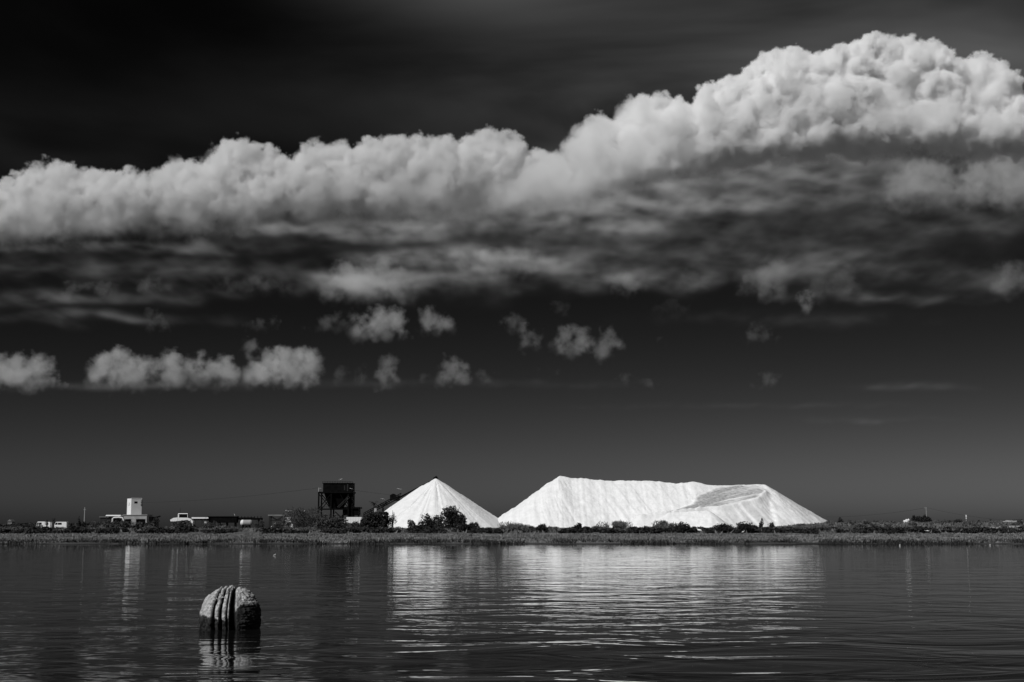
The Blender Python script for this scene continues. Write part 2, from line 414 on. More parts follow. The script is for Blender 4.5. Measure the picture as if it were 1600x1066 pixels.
def pile_z(X, Y):
    xr = np.clip(X, RX[0], RX[-1])
    zr = np.interp(xr, RX, RZ) + (fbm(X / 2.0, Y * 0, 41, 3) - 0.5) * 0.55
    yc = PD + 2.0 * np.sin(X / 17.0)
    r = np.hypot(X - xr, Y - yc)
    th = np.arctan2(Y - yc, X - xr)
    sl = X - 0.42 * r + th * 9 * (np.abs(X - xr) > 0)
    flute = (vnoise(sl / 2.6, r * 0.03, 51) - 0.5) * 0.34 + (vnoise(sl / 0.9, r * 0.05, 52) - 0.5) * 0.24 + (vnoise(sl / 7.0, r * 0.02, 53) - 0.5) * 0.5
    tn = np.where(X > RX[-1], 0.60, TAN)
    z = zr - np.sqrt(r * r + 0.3) * tn + flute * np.clip(r / 4, 0, 1)
    d, bz, bw = road_query(X, Y)
    e = d - bw
    berm = np.exp(-((e - 0.5) / 0.7) ** 2) * (0.3 + 1.5 * fbm(X / 1.9, Y / 1.9, 61, 2)) * (Y < PD - 1)
    fill = bz - np.maximum(0, e) * 0.72 + (fbm(X / 1.6, Y / 1.6, 62, 3) - 0.5) * 0.5 * np.clip(e, 0, 1)
    cut = bz + np.maximum(0, e) * 0.85
    low = (Y < np.interp(X, [p[0] for p in road], [p[1] for p in road]))
    z = np.where(low, np.maximum(z, fill + berm * 0.8), np.minimum(np.maximum(z, fill), cut))
    z = np.where(e < 0, bz + (fbm(X / 2.0, Y / 2.0, 63, 3) - 0.5) * 0.3, z)
    # a spoil bank tipped in front of the lower road: its crest runs level, then ends in a corner
    s0, s1 = rp(1044, 800.5, -34), rp(1108, 797.5, -36)
    tq = np.clip((X - s0[0]) / (s1[0] - s0[0]), 0, 1)
    rq = np.hypot(X - (s0[0] + tq * (s1[0] - s0[0])), Y - (s0[1] + tq * (s1[1] - s0[1])))
    z = np.where(e > -0.3, np.maximum(z, s0[2] + tq * (s1[2] - s0[2]) - rq * 0.72 + (fbm(X / 1.4, Y / 1.4, 66, 3) - .5) * .5), z)
    # loose lumps heaped along the far rim of the yard and the knob at its right end
    for lx, ly, lr, lh in ((1135, 758, 2.2, 0.9), (1143, 758, 2.4, 1.0), (1158, 757, 2.6, 1.0), (1173, 757.5, 2.6, 1.0), (1086, 752, 4.2, 1.0), (1186, 757, 2.4, 1.3), (1192, 754, 1.3, 1.2)):
        q = at(lx, ly, PD); rr = np.hypot(X - q.x, (Y - PD - 2) / 1.3)
        z = z + lh * np.exp(-(rr / lr) ** 2 * 2.0)
    zs = z.copy()                       # slumped salt: soften the creases of the cut and the tip
    for _ in range(10):
        p_ = np.pad(zs, 1, mode='edge'); zs = (p_[:-2, 1:-1] + p_[2:, 1:-1] + p_[1:-1, :-2] + p_[1:-1, 2:] + 2 * zs) / 6
    k_ = sstep(at(1080, 800, PD).x, at(1120, 800, PD).x, X) * .85
    z = z * (1 - k_) + zs * k_
    return z + (fbm(X / 1.2, Y / 1.2, 64, 3) - 0.5) * 0.25
def pile_dirt(X, Y):
    d, bz, bw = road_query(X, Y)
    e = d - bw
    k = 1 - sstep(-1.6, 0.3, e + (fbm(X / 1.5, Y / 1.5, 71, 3) - 0.5) * 1.6)
    yr = np.interp(X, [p[0] for p in road], [p[1] for p in road])
    track = fbm((Y - yr) * .85 + 40, X * .07, 72, 3)              # wheel tracks run along the road
    k = k * np.clip(.80 + 2.2 * (track - .45) - .34 * sstep(road[4][0], road[6][0], X) + .25 * (fbm(X / 2, Y / 2, 73, 2) - .5), .12, 1)
    # grey dirty streaks down the right hand slopes
    xr = np.clip(X, RX[0], RX[-1]); r = np.hypot(X - xr, Y - PD)
    s = X - .55 * r + np.arctan2(Y - PD, X - xr) * 9
    dirty = sstep(at(1085, 800, PD).x, at(1150, 800, PD).x, X) * np.clip((fbm(s / 1.6, r * .09, 74, 4) - .40) * 2.2, 0, .38)
    return np.clip(np.maximum(k, dirty * (e > 0.3)), 0, 1)
x0 = at(760, 800, PD).x - 4; x1 = at(1300, 800, PD).x + 4
heap('salt_heap', 'long flat topped white salt heap with a haul road cut up its face', pile_z, x0, x1, PD - 52, PD + 40, 0.32, pile_dirt)
print('heaps', round(time.time() - T0, 1))

# ------------------------------------------------------------------ clouds: real volumes lit by the sun

def cloud_mat(name, albedo, dens, g=0.0):
    m = bpy.data.materials.new(name); m.use_nodes = True
    nt = m.node_tree
    for n in list(nt.nodes): nt.nodes.remove(n)
    v = nt.nodes.new('ShaderNodeVolumePrincipled')
    v.inputs['Color'].default_value = (albedo, albedo, albedo, 1)
    v.inputs['Density'].default_value = dens
    v.inputs['Anisotropy'].default_value = g
    o = nt.nodes.new('ShaderNodeOutputMaterial')
    nt.links.new(v.outputs[0], o.inputs['Volume'])
    return m

def volume_tree(mat, res, lo, hi):
    """geometry nodes: turn the mesh's per-point 'd' values into a volume grid"""
    g = bpy.data.node_groups.new('cloud_grid', 'GeometryNodeTree')
    g.interface.new_socket('Geometry', in_out='INPUT', socket_type='NodeSocketGeometry')
    g.interface.new_socket('Geometry', in_out='OUTPUT', socket_type='NodeSocketGeometry')
    N = g.nodes.new; L = g.links.new
    gi = N('NodeGroupInput'); go = N('NodeGroupOutput')
    vc = N('GeometryNodeVolumeCube')
    vc.inputs['Min'].default_value = lo; vc.inputs['Max'].default_value = hi
    vc.inputs['Resolution X'].default_value = res[0]; vc.inputs['Resolution Y'].default_value = res[1]; vc.inputs['Resolution Z'].default_value = res[2]
    pos = N('GeometryNodeInputPosition'); sx = N('ShaderNodeSeparateXYZ'); L(pos.outputs[0], sx.inputs[0])
    def mth(op, a, b):
        n = N('ShaderNodeMath'); n.operation = op
        for i, v in enumerate((a, b)):
            if isinstance(v, (int, float)): n.inputs[i].default_value = v
            else: L(v, n.inputs[i])
        return n.outputs[0]
    idx = []
    for k in range(3):
        s = (res[k] - 1) / (hi[k] - lo[k])
        t = mth('ADD', mth('MULTIPLY', mth('SUBTRACT', sx.outputs[k], lo[k]), s), 0.5)
        idx.append(mth('FLOOR', mth('MAXIMUM', mth('MINIMUM', t, res[k] - 0.6), 0.0), 0))
    flat = mth('ADD', mth('MULTIPLY', mth('ADD', mth('MULTIPLY', idx[0], res[1]), idx[1]), res[2]), idx[2])
    fi = N('FunctionNodeFloatToInt'); fi.rounding_mode = 'ROUND'; L(flat, fi.inputs[0])
    na = N('GeometryNodeInputNamedAttribute'); na.data_type = 'FLOAT'; na.inputs['Name'].default_value = 'd'
    si = N('GeometryNodeSampleIndex'); si.data_type = 'FLOAT'; si.domain = 'POINT'
    L(gi.outputs[0], si.inputs['Geometry'])
    L([o for o in na.outputs if o.name == 'Attribute' and o.enabled][0], [i for i in si.inputs if i.name == 'Value' and i.enabled][0])
    L(fi.outputs[0], si.inputs['Index'])
    L([o for o in si.outputs if o.enabled][0], vc.inputs['Density'])
    sm = N('GeometryNodeSetMaterial'); sm.inputs['Material'].default_value = mat
    L(vc.outputs[0], sm.inputs[0]); L(sm.outputs[0], go.inputs[0])
    return g

def fft_noise(shape, vox, scale, power, rng):
    """smooth random field, unit variance; vox = voxel size per axis, scale = largest feature"""
    w = rng.standard_normal(shape).astype(np.float32)
    f = np.fft.rfftn(w)
    k2 = np.zeros(f.shape, np.float32)
    for ax, n in enumerate(shape):
        fr = np.fft.rfftfreq(n, vox[ax]) if ax == len(shape) - 1 else np.fft.fftfreq(n, vox[ax])
        s = [1] * len(shape); s[ax] = len(fr)
        k2 = k2 + (fr.reshape(s).astype(np.float32)) ** 2
    a = (k2 + (1.0 / scale) ** 2) ** (-power / 2)
    r = np.fft.irfftn(f * a, s=shape, axes=tuple(range(len(shape)))).astype(np.float32)
    r -= r.mean(); r /= r.std() + 1e-9
    return r

def put_volume(name, dens, lo, hi, mat):
    res = dens.shape
    me = bpy.data.meshes.new(name)
    n = dens.size
    me.vertices.add(n)
    # the points stand at their voxels
    gx = np.linspace(lo[0], hi[0], res[0], dtype=np.float32); gy = np.linspace(lo[1], hi[1], res[1], dtype=np.float32); gz = np.linspace(lo[2], hi[2], res[2], dtype=np.float32)
    co = np.empty(res + (3,), np.float32)
    co[..., 0] = gx[:, None, None]; co[..., 1] = gy[None, :, None]; co[..., 2] = gz[None, None, :]
    me.vertices.foreach_set('co', co.ravel())
    at_ = me.attributes.new('d', 'FLOAT', 'POINT')
    at_.data.foreach_set('value', np.ascontiguousarray(dens, np.float32).ravel())
    o = bpy.data.objects.new(name, me)
    COL.objects.link(o)
    md = o.modifiers.new('volume', 'NODES')
    md.node_group = volume_tree(mat, res, lo, hi)
    return o

def interp(pts, x):
    p = np.array(pts, float)
    return np.interp(x, p[:, 0], p[:, 1])

def cumulus(name, top, base, x0, x1, D, depth, vox, seed, mat, r_big=34, edge=3.0, noise=4.0, soft=26.0, levels=2, fill=1.0, fade=None, step=13, var=0, pad=8, broken=0.0, thin=1.0):
    """billowing cloud between the curves top and base (pixels of the photograph), at distance D"""
    rng = np.random.default_rng(seed); rnd = random.Random(seed)
    s = D / F
    xs = np.arange(x0, x1 + 1, 2.0)
    tops = interp(top, xs)
    ytop, ybot = tops.min() - 10, interp(base, xs).max() + soft
    a, b = at(x0 - pad, ybot, D), at(x1 + pad, ytop, D)
    a2, b2 = at(x0 - pad, ytop, D), at(x1 + pad, ybot, D)
    lo = (min(a.x, a2.x), D - depth * s * 0.5, a.z); hi = (max(b.x, b2.x), D + depth * s * 0.5, b.z)
    vs = (vox * s, vox * s * 1.35, vox * s)
    res = tuple(max(6, int((hi[k] - lo[k]) / vs[k])) for k in range(3))
    gx = np.linspace(lo[0], hi[0], res[0]).astype(np.float32); gy = np.linspace(lo[1], hi[1], res[1]).astype(np.float32); gz = np.linspace(lo[2], hi[2], res[2]).astype(np.float32)
    S = np.full(res, -1e3, np.float32)
    def ball(u, v, w, r):
        c = at(u, v, D); c.y = D + w * s; r_ = r * s
        i0, i1 = np.searchsorted(gx, [c.x - r_ * 1.25, c.x + r_ * 1.25]); j0, j1 = np.searchsorted(gy, [c.y - r_ * 1.25, c.y + r_ * 1.25]); k0, k1 = np.searchsorted(gz, [c.z - r_ * 1.25, c.z + r_ * 1.25])
        if i1 <= i0 or j1 <= j0 or k1 <= k0: return
        d = np.sqrt((gx[i0:i1, None, None] - c.x) ** 2 + (gy[None, j0:j1, None] - c.y) ** 2 + (gz[None, None, k0:k1] - c.z) ** 2)
        sub = S[i0:i1, j0:j1, k0:k1]
        np.maximum(sub, (r_ - d) / s, out=sub)
    T = lambda u: float(interp(top, u)); B = lambda u: float(interp(base, u))
    hd = depth * 0.5
    def wpos(fr, r):          # the body leans forward towards its base, so that the sun reaches it
        a, b_ = rnd.uniform(-.45, .3), rnd.uniform(-.97, -.55); fr = min(1, max(0, fr)) ** .8
        return (a + (b_ - a) * fr) * max(1, hd - r - 3)
    def kids(u, v, w, r, lev):
        if lev == 0 or r < 4: return
        for _ in range(11 if lev > 1 else 9):
            th = rnd.uniform(0, 2 * math.pi); cz = rnd.uniform(-0.25, 1)
            q = math.sqrt(max(0, 1 - cz * cz))
            du, dw, dv = q * math.cos(th), -abs(q * math.sin(th)) if rnd.random() < 0.8 else q * math.sin(th), -cz
            rr = r * rnd.uniform(0.26, 0.5)
            uu, vv, ww = u + du * r * 0.92, v + dv * r * 0.92, w + dw * r * 0.92
            if uu < x0 or uu > x1: continue
            lim = T(uu) - 1.5
            if vv - rr < lim: vv = lim + rr
            if vv > B(uu) + 4: continue
            if abs(ww) > hd - rr: continue
            ball(uu, vv, ww, rr); kids(uu, vv, ww, rr, lev - 1)
    if var:
        # big towers bulging forward, some set well back, so that they shade one another
        u = x0 + 20
        while u <= x1:
            t, bb = T(u), B(u); h = bb - t
            r = min(h * .5, r_big * rnd.uniform(1.0, 1.9)); w = 0
            v_ = max(float(np.max(interp(top, u + np.linspace(-.7, .7, 9) * r))) + r * .9, t + r * rnd.uniform(1.0, 1.6))
            w = wpos((v_ - t) / max(h, 1), r)
            if h > 20 and v_ < bb: ball(u, v_, w, r); kids(u, v_, w, r, levels)
            u += r_big * rnd.uniform(.6, 1.3)
    u = x0
    while u <= x1:
        t, bb = T(u), B(u)
        h = bb - t
        # a ball whose crown touches the top curve, sized by how peaked the curve is there
        if h > 4:
            for rr_try in (r_big, r_big * .75, r_big * .55, r_big * .4, r_big * .28, r_big * .18):
                r = min(rr_try, h * 0.55) * rnd.uniform(.85, 1.1)
                q = np.linspace(-.8, .8, 9) * r
                if np.all(interp(top, u + q) - 2.5 <= t + r - np.sqrt(np.maximum(0, r * r - q * q))): break
            w = wpos(0, r)
            ball(u, t + r, w, r); kids(u, t + r, w, r, levels)
            y = t + r * 1.5
            while y < bb - 5:
                r2 = min(r_big * rnd.uniform(.5, 1.1), (y - t) * .9 + 2)
                for _ in range(max(1, int(round(fill)))):
                    w = wpos((y - t) / h, r2)
                    if True:
                        u3 = u + rnd.uniform(-9, 9); ball(u3, y, w, r2)
                        if rnd.random() < .5: kids(u3, y, w, r2, max(0, levels - 1))
                y += r2 * rnd.uniform(.5, .9)
        u += step * rnd.uniform(.6, 1.4)
    n1 = fft_noise(res, vs, 26 * s, 3.3, rng)
    n2 = fft_noise(res, vs, 9 * s, 2.6, rng)
    S += noise * (0.75 * n1 - 0.55 * np.abs(n2) + 0.3)
    d = np.clip(S / edge, 0, 1)
    XX, ZZ = np.meshgrid(gx, gz, indexing='ij')
    pu, pv = to_px(XX, ZZ, D)
    bs = interp(base, pu.ravel()).reshape(pu.shape)
    ramp = np.clip((bs[:, None, :] + 5 * n1 - pv[:, None, :]) / soft + 0.35, 0, 1).astype(np.float32)
    d *= ramp * ramp
    if thin < 1:                # the body thins out from the crown to the base
        ts = interp(top, pu.ravel()).reshape(pu.shape)
        fr = np.clip((pv - ts) / np.maximum(bs - ts, 8), 0, 1)
        d *= (1 - (1 - thin) * sstep(.15, .95, fr))[:, None, :].astype(np.float32)
    if broken:
        n4 = fft_noise(res, vs, 75 * s, 3.4, rng); d *= np.clip(1 + broken * n4, .10, 1.6)
    env = np.clip(1.0 - np.maximum(0, np.abs(gy - D) / s - hd * 0.8) / (hd * 0.2), 0, 1)
    d *= env[None, :, None]
    if fade is not None:
        d *= interp(fade, pu.ravel()).reshape(pu.shape)[:, None, :].astype(np.float32)
    d[d < 0.004] = 0
    o = put_volume(name, d, lo, hi, mat)
    print('cloud', name, res, d.size, round(time.time() - T0, 1))
    return o

BAND_TOP = [(-60,300),(0,292),(25,290),(45,296),(60,270),(85,256),(103,255),(112,272),(125,264),(150,269),(165,275),(185,279),(210,272),(225,282),(240,292),(248,278),(270,265),(285,256),(310,260),(325,257),(345,249),(358,236),(365,220),(378,219),(386,234),(400,236),(425,238),(440,250),(455,262),(465,258),(480,245),(495,230),(520,227),(540,228),(550,240),(562,238),(575,225),(595,228),(620,224),(640,225),(660,222),(690,222),(705,228),(715,245),(722,250),(735,225),(755,210),(780,208),(800,218),(805,236),(825,245),(835,238),(850,240),(870,245),(885,240),(890,225),(905,215),(925,200),(940,192),(955,198),(970,202),(980,180),(990,160),(1005,157),(1020,163),(1035,160),(1055,168),(1070,178),(1085,185),(1092,160),(1105,142),(1120,136),(1140,138),(1155,130),(1170,127),(1182,105),(1195,92),(1215,84),(1235,88),(1255,98),(1275,100),(1290,96),(1305,86),(1325,80),(1345,72),(1370,68),(1395,70),(1410,74),(1420,88),(1432,84),(1445,80),(1460,92),(1468,110),(1480,120),(1492,116),(1505,102),(1520,100),(1540,104),(1550,125),(1560,165),(1575,178),(1590,185),(1600,178),(1680,190)]
BAND_BASE = [(-60,386),(0,384),(100,380),(150,368),(300,366),(450,352),(620,345),(760,342),(860,330),(930,310),(1000,288),(1080,268),(1150,250),(1220,238),(1300,226),(1400,222),(1500,228),(1680,232)]
MC_R = cloud_mat('cloud_bright', 0.995, 0.075)
MC_L = cloud_mat('cloud_band', 0.925, 0.030)
MC_F = cloud_mat('cloud_far', 0.88, 0.0062)
MC_S = cloud_mat('cloud_sheet', 0.95, 0.0005)
def sky_obj(o): return tag(o, kind='structure')
def blend(pts, extra): 
    """the curve pts, never higher than the curve extra"""
    xs_ = sorted(set([p[0] for p in pts] + [p[0] for p in extra])); return [(x, max(float(interp(pts, x)), float(interp(extra, x)))) for x in xs_]
L_TOP = blend(BAND_TOP, [(-60, 0), (846, 0), (862, 262), (905, 330)])
R_TOP = blend(BAND_TOP, [(740, 345), (772, 318), (812, 292), (832, 262), (868, 246), (890, 0), (1680, 0)])
sky_obj(cumulus('cloud', L_TOP, BAND_BASE, 0, 900, 6300, 190, 2.2, 3, MC_L, var=1, soft=46, r_big=44, noise=6, edge=4, broken=.55, thin=.35))
R_BASE = [(x, y + (14 if x > 1100 else 4)) for x, y in BAND_BASE]
sky_obj(cumulus('cloud', R_TOP, R_BASE, 745, 1640, 5400, 230, 2.3, 5, MC_R, r_big=46, noise=4.5, soft=26, var=1, broken=.3, thin=.6, fade=[(745, .04), (830, .10), (900, .20), (1000, .42), (1110, 1), (1640, 1)]))

def small_cumulus(x0, x1, yt, yb, k, D, seed):
    rnd = random.Random(seed); W = x1 - x0
    bumps = [(rnd.uniform(.12, .88), rnd.uniform(.14, .3), rnd.uniform(.55, 1)) for _ in range(max(2, int(W / 22)))]
    mxh = max(b[2] for b in bumps)
    xs = np.linspace(0, 1, max(12, int(W / 2)))
    hgt = np.zeros_like(xs)
    for c, w, h in bumps: hgt = np.maximum(hgt, h / mxh * np.sqrt(np.maximum(0, 1 - ((xs - c) / w) ** 2)))
    hgt = np.maximum(hgt, .25 * np.sqrt(np.maximum(0, 1 - (2 * xs - 1) ** 2)))
    top = [(x0 + x * W, yb - (yb - yt) * h) for x, h in zip(xs, hgt)]
    base = [(x0 - 50, yb), (x1 + 50, yb + rnd.uniform(-2, 2))]
    return sky_obj(cumulus('cloud', top, base, x0, x1, D, min(90, max(30, W * .8)), 1.9, seed, MC_F, r_big=max(9, (yb - yt) * .36), noise=6.0, soft=26, edge=9, levels=2, fade=[(x0 - 12, 0), (x0 + W * .12, k), (x1 - W * .12, k), (x1 + 12, 0)], step=7, pad=16))
SMALL = [(-30, 116, 550, 608, 1.0), (143, 238, 543, 604, 1.3), (224, 282, 545, 602, 1.1), (270, 317, 551, 601, 1.1), (317, 377, 547, 601, 1.1), (384, 416, 526, 566, .6), (390, 503, 541, 603, 1.35),
         (585, 624, 555, 603, .6), (560, 580, 568, 602, .25), (655, 672, 575, 601, .25), (688, 738, 552, 603, .65), (748, 776, 573, 602, .22), (849, 867, 566, 594, .4), (940, 1030, 585, 608, .22), (1178, 1224, 582, 609, .25), (520, 550, 572, 602, .16),
         (553, 650, 477, 530, 1.2), (658, 712, 477, 521, .9), (768, 830, 488, 524, .4), (818, 846, 507, 547, .7), (863, 934, 505, 560, .95), (936, 972, 509, 563, .7), (1026, 1054, 524, 546, .3), (1158, 1217, 504, 537, .32), (383, 452, 494, 517, .6), (468, 552, 483, 516, .28), (233, 272, 480, 521, .4), (1234, 1268, 452, 488, .9), (1186, 1222, 402, 470, .4), (948, 1010, 425, 462, .5), (1145, 1200, 418, 462, .28), (1540, 1625, 408, 462, .35),
         (500, 645, 402, 470, .6), (340, 460, 425, 460, .14), (200, 260, 430, 462, .3), (95, 180, 440, 470, .3), (705, 855, 386, 432, .42), (1060, 1110, 420, 455, .18), (1260, 1340, 415, 470, .16), (1020, 1100, 470, 500, .08), (860, 890, 470, 502, .15)]
for n_, (xa, xb, ya, yb, k_) in enumerate(SMALL):
    small_cumulus(xa, xb, ya, yb, k_ * .8, 9000 + 60 * (n_ % 7) + (2500 if yb > 570 else 0), 300 + n_)
R2_TOP = [(1365, 318), (1380, 280), (1400, 264), (1430, 254), (1460, 249), (1480, 272), (1490, 296), (1500, 276), (1512, 254), (1540, 244), (1570, 240), (1600, 236), (1680, 240)]
sky_obj(cumulus('cloud', R2_TOP, [(1350, 330), (1680, 326)], 1366, 1640, 8000, 110, 2.6, 41, MC_F, r_big=26, noise=7, edge=8, soft=46, var=1, fade=[(1366, .1), (1400, .5), (1480, .6), (1640, .75)]))

def sheet(name, patches, D, seed, vox=3.2, stretch=2.6, ndep=14, dep=120, x0=-30, x1=1630, warp=16, brk=.36):
    """soft layered cloud: optical depth of each patch (x, y, half width, half height, depth) broken up by streaky noise"""
    rng = np.random.default_rng(seed); s = D / F
    ys_ = [p[1] - 3.2 * p[3] for p in patches] + [p[1] + 3.2 * p[3] for p in patches]
    a, b = at(x0, max(ys_), D), at(x1, min(ys_), D)
    lo = (a.x, D - dep * s / 2, a.z); hi = (b.x, D + dep * s / 2, b.z)
    nx, nz = int((hi[0] - lo[0]) / (vox * 1.4 * s)), int((hi[2] - lo[2]) / (vox * s))
    gx = np.linspace(lo[0], hi[0], nx); gz = np.linspace(lo[2], hi[2], nz)
    XX, ZZ = np.meshgrid(gx, gz, indexing='ij')
    u, v = to_px(XX, ZZ, D)
    vv = (1.4 * vox / stretch, vox)
    wu = fft_noise((nx, nz), vv, 60, 2.6, rng); wv = fft_noise((nx, nz), vv, 60, 2.6, rng)
    u2 = u + wu * warp * 1.6; v2 = v + wv * warp * .38
    tau = np.zeros_like(u)
    for px, py, rx, ry, k in patches:
        up = np.where(v2 < py, 1.0, .75)           # a sharper underside
        tau += k * np.exp(-((u2 - px) / rx) ** 2 - ((v2 - py) / (ry * up)) ** 2)
    n = fft_noise((nx, nz), vv, 40, 2.0, rng)
    n3 = fft_noise((nx, ndep, nz), (vv[0], dep / ndep, vv[1]), 30, 2.6, rng)
    tau *= np.clip(.92 + brk * n, .08, 2)
    gy = np.linspace(-1, 1, ndep); prof = np.exp(-(gy * 2.2) ** 2); prof /= prof.sum() * (dep * s / ndep)
    d = tau[:, None, :] * prof[None, :, None] * np.clip(1 + .6 * n3, 0, 3)
    d = d / 0.0005
    d[d < .002] = 0
    return sky_obj(put_volume(name, d.astype(np.float32), lo, hi, MC_S))
sheet('cloud_sheet', [(1250, 292, 360, 42, .22), (1000, 318, 180, 24, .60), (840, 342, 170, 20, .6), (1180, 262, 160, 16, .45), (1400, 245, 180, 12, .28), (480, 362, 170, 9, .4), (150, 384, 200, 7, .25), (1010, 378, 380, 26, .13), (640, 350, 90, 9, .5), (1500, 352, 160, 18, .10), (1170, 320, 60, 8, .15), (930, 355, 120, 7, .2)], 7200, 81, brk=.26)
sheet('cloud_sheet', [(120, 420, 200, 20, .07), (330, 430, 140, 24, .09), (90, 468, 130, 9, .16), (300, 462, 120, 8, .07), (565, 448, 66, 16, .95), (605, 408, 62, 9, .6), (650, 435, 90, 30, .22), (768, 402, 66, 10, .75), (800, 428, 110, 26, .34), (985, 442, 60, 14, .28), (1080, 440, 44, 12, .16), (1240, 425, 100, 26, .22), (1390, 466, 120, 6, .18), (1560, 440, 70, 20, .14), (1000, 410, 260, 22, .10), (150, 498, 120, 8, .12), (1400, 420, 200, 20, .07)], 8400, 82, warp=12)
sheet('cloud_sheet', [(1150, 636, 170, 3.5, .05), (1420, 606, 60, 6, .10), (1370, 657, 70, 4, .06), (1250, 500, 150, 10, .04), (600, 600, 300, 6, .04), (180, 606, 120, 5, .10)], 13500, 83, warp=6)

# ------------------------------------------------------------------ marsh grass and scrub
def blades(name, n, xr, yr, hr, wr, m, seed, dens=None, lean=0.5):
    """a mass of narrow leaf blades standing on the ground"""
    g = np.random.default_rng(seed)
    x = g.uniform(xr[0], xr[1], n); y = yr[0] + (yr[1] - yr[0]) * g.random(n)
    if dens is not None:
        k = g.random(n) < dens(x, y); x, y = x[k], y[k]
    n = len(x); z = ground_z(x, y) - 0.03
    h = g.uniform(hr[0], hr[1], n); w = g.uniform(wr[0], wr[1], n); a = g.uniform(0, 2 * np.pi, n)
    lx, ly = g.normal(0, lean, n) * h, g.normal(0, lean, n) * h
    v = np.empty((n, 3, 3))
    v[:, 0] = np.stack([x - np.cos(a) * w / 2, y - np.sin(a) * w / 2, z], -1)
    v[:, 1] = np.stack([x + np.cos(a) * w / 2, y + np.sin(a) * w / 2, z], -1)
    v[:, 2] = np.stack([x + lx, y + ly, z + h], -1)
    return np_mesh(name, v.reshape(-1, 3), np.arange(3 * n).reshape(n, 3), m, False)
tag(blades('marsh_grass', 150000, (-95, 95), (151, 200), (0.08, 0.26), (0.10, 0.30), M['grass'], 1), kind='stuff')
tag(blades('shore_tufts', 60000, (-85, 85), (148.2, 157), (0.15, 0.5), (0.06, 0.16), M['reed'], 2,
           dens=lambda x, y: np.clip((fbm(x / 2.6, y / 1.6, 5, 3) - 0.47) * 7, 0.0, 1) * np.exp(-np.abs(y - 151) / 3.0)), kind='stuff')
tag(blades('scrub_cover', 110000, (-160, 160), (195, 430), (0.15, 0.7), (0.2, 0.55), M['leaf_pale'], 3,
           dens=lambda x, y: np.clip((fbm(x / 7, y / 9, 8, 3) - 0.38) * 4, 0.05, 1) * (.1 + .9 * sstep(220, 248, y))), kind='stuff')

def crown(n, rx, ry, rz, seed, leaf, lobes=7, sparse=0.0, up=0.0):
    """leaf clumps spread through several uneven lobes; returns verts, faces (triangles)"""
    g = np.random.default_rng(seed)
    L = []
    for k in range(lobes):
        a = g.uniform(0, 2 * np.pi); q = g.uniform(0.1, 0.85)
        L.append((math.cos(a) * q * rx, math.sin(a) * q * ry, rz * g.uniform(0.25, 0.85 - .25 * q), g.uniform(0.18, 0.44)))
    L = np.array(L)
    k = g.integers(0, lobes, n)
    d = g.normal(size=(n, 3)); d /= np.linalg.norm(d, axis=1)[:, None]
    rr = g.uniform(0.35, 1.0, n) ** 0.5 * (1 + g.normal(0, 0.10, n))
    c = np.empty((n, 3))
    c[:, 0] = L[k, 0] + d[:, 0] * rr * L[k, 3] * rx * 1.1
    c[:, 1] = L[k, 1] + d[:, 1] * rr * L[k, 3] * ry * 1.1
    c[:, 2] = np.maximum(0.02, L[k, 2] + d[:, 2] * rr * L[k, 3] * rz * 1.1)
    s = leaf * g.uniform(0.5, 1.4, n)
    t1 = g.normal(size=(n, 3)); t1[:, 2] += up; t1 /= np.linalg.norm(t1, axis=1)[:, None]
    t2 = np.cross(t1, g.normal(size=(n, 3))); t2 /= np.linalg.norm(t2, axis=1)[:, None] + 1e-9
    v = np.empty((n, 3, 3))
    wd = 0.5 if up == 0 else 0.22
    v[:, 0] = c - t2 * s[:, None] * wd; v[:, 1] = c + t2 * s[:, None] * wd; v[:, 2] = c + t1 * s[:, None] * (1.0 if up == 0 else 1.6)
    return v.reshape(-1, 3), np.arange(3 * n).reshape(n, 3)
def stems(h, n, seed, spread):
    rnd = random.Random(seed); mb = MB()
    for _ in range(n):
        a = rnd.uniform(0, 6.28); e = rnd.uniform(.3, 1) * spread
        p = [(0.05 * math.cos(a), 0.05 * math.sin(a), -0.1), (math.cos(a) * e * .35, math.sin(a) * e * .35, h * .4), (math.cos(a) * e, math.sin(a) * e, h * rnd.uniform(.7, .95))]
        mb.tube(p, [h * .03, h * .022, h * .008], 5)
    return mb
# low shrubs of the scrub belt: a few patterns of crown, each shrub an object of its own
def shrub_mesh(name, w, h, n, leaf, m, seed, **k):
    v, f = crown(n, w / 2, w / 2, h, seed, leaf, **k)
    o = np_mesh(name, v, f, m, False); return o
KIND = dict(
    dark=('low dark rounded shrub in the front of the scrub belt', 'dark low shrubs in the scrub belt', [shrub_mesh('shrub', 3.6, 1.15, 620, 0.34, M['leaf_dark'], 100 + i) for i in range(5)]),
    mid=('grey green shrub among others in the scrub belt', 'grey shrubs in the scrub belt', [shrub_mesh('shrub', 3.4, 1.4, 560, 0.34, M['leaf_mid'], 200 + i) for i in range(5)]),
    pale=('pale feathery bush at the back of the scrub belt', 'pale feathery bushes in the scrub belt', [shrub_mesh('feathery_bush', 3.0, 1.7, 650, 0.30, M['leaf_pale'], 300 + i, up=1.4) for i in range(5)]),
)
used = {}
ZONES = [(105, 'at the left edge of the far bank'), (250, 'before the white tower building'), (330, 'before the white wheel loader'), (470, 'before the dark conveyor gallery and the steel frame'), (600, 'before the black hopper tower'),
         (770, 'before the cone shaped salt heap'), (930, 'before the left end of the long salt heap'), (1090, 'before the middle of the long salt heap'), (1290, 'before the right end of the long salt heap'), (1470, 'on the right bank around the conifer clump'), (9999, 'on the right bank by the sand patches')]
WORD = dict(dark=('low dark shrub', 'low dark shrubs'), mid=('grey leafy shrub', 'grey leafy shrubs'), pale=('pale feathery bush', 'pale feathery bushes'))
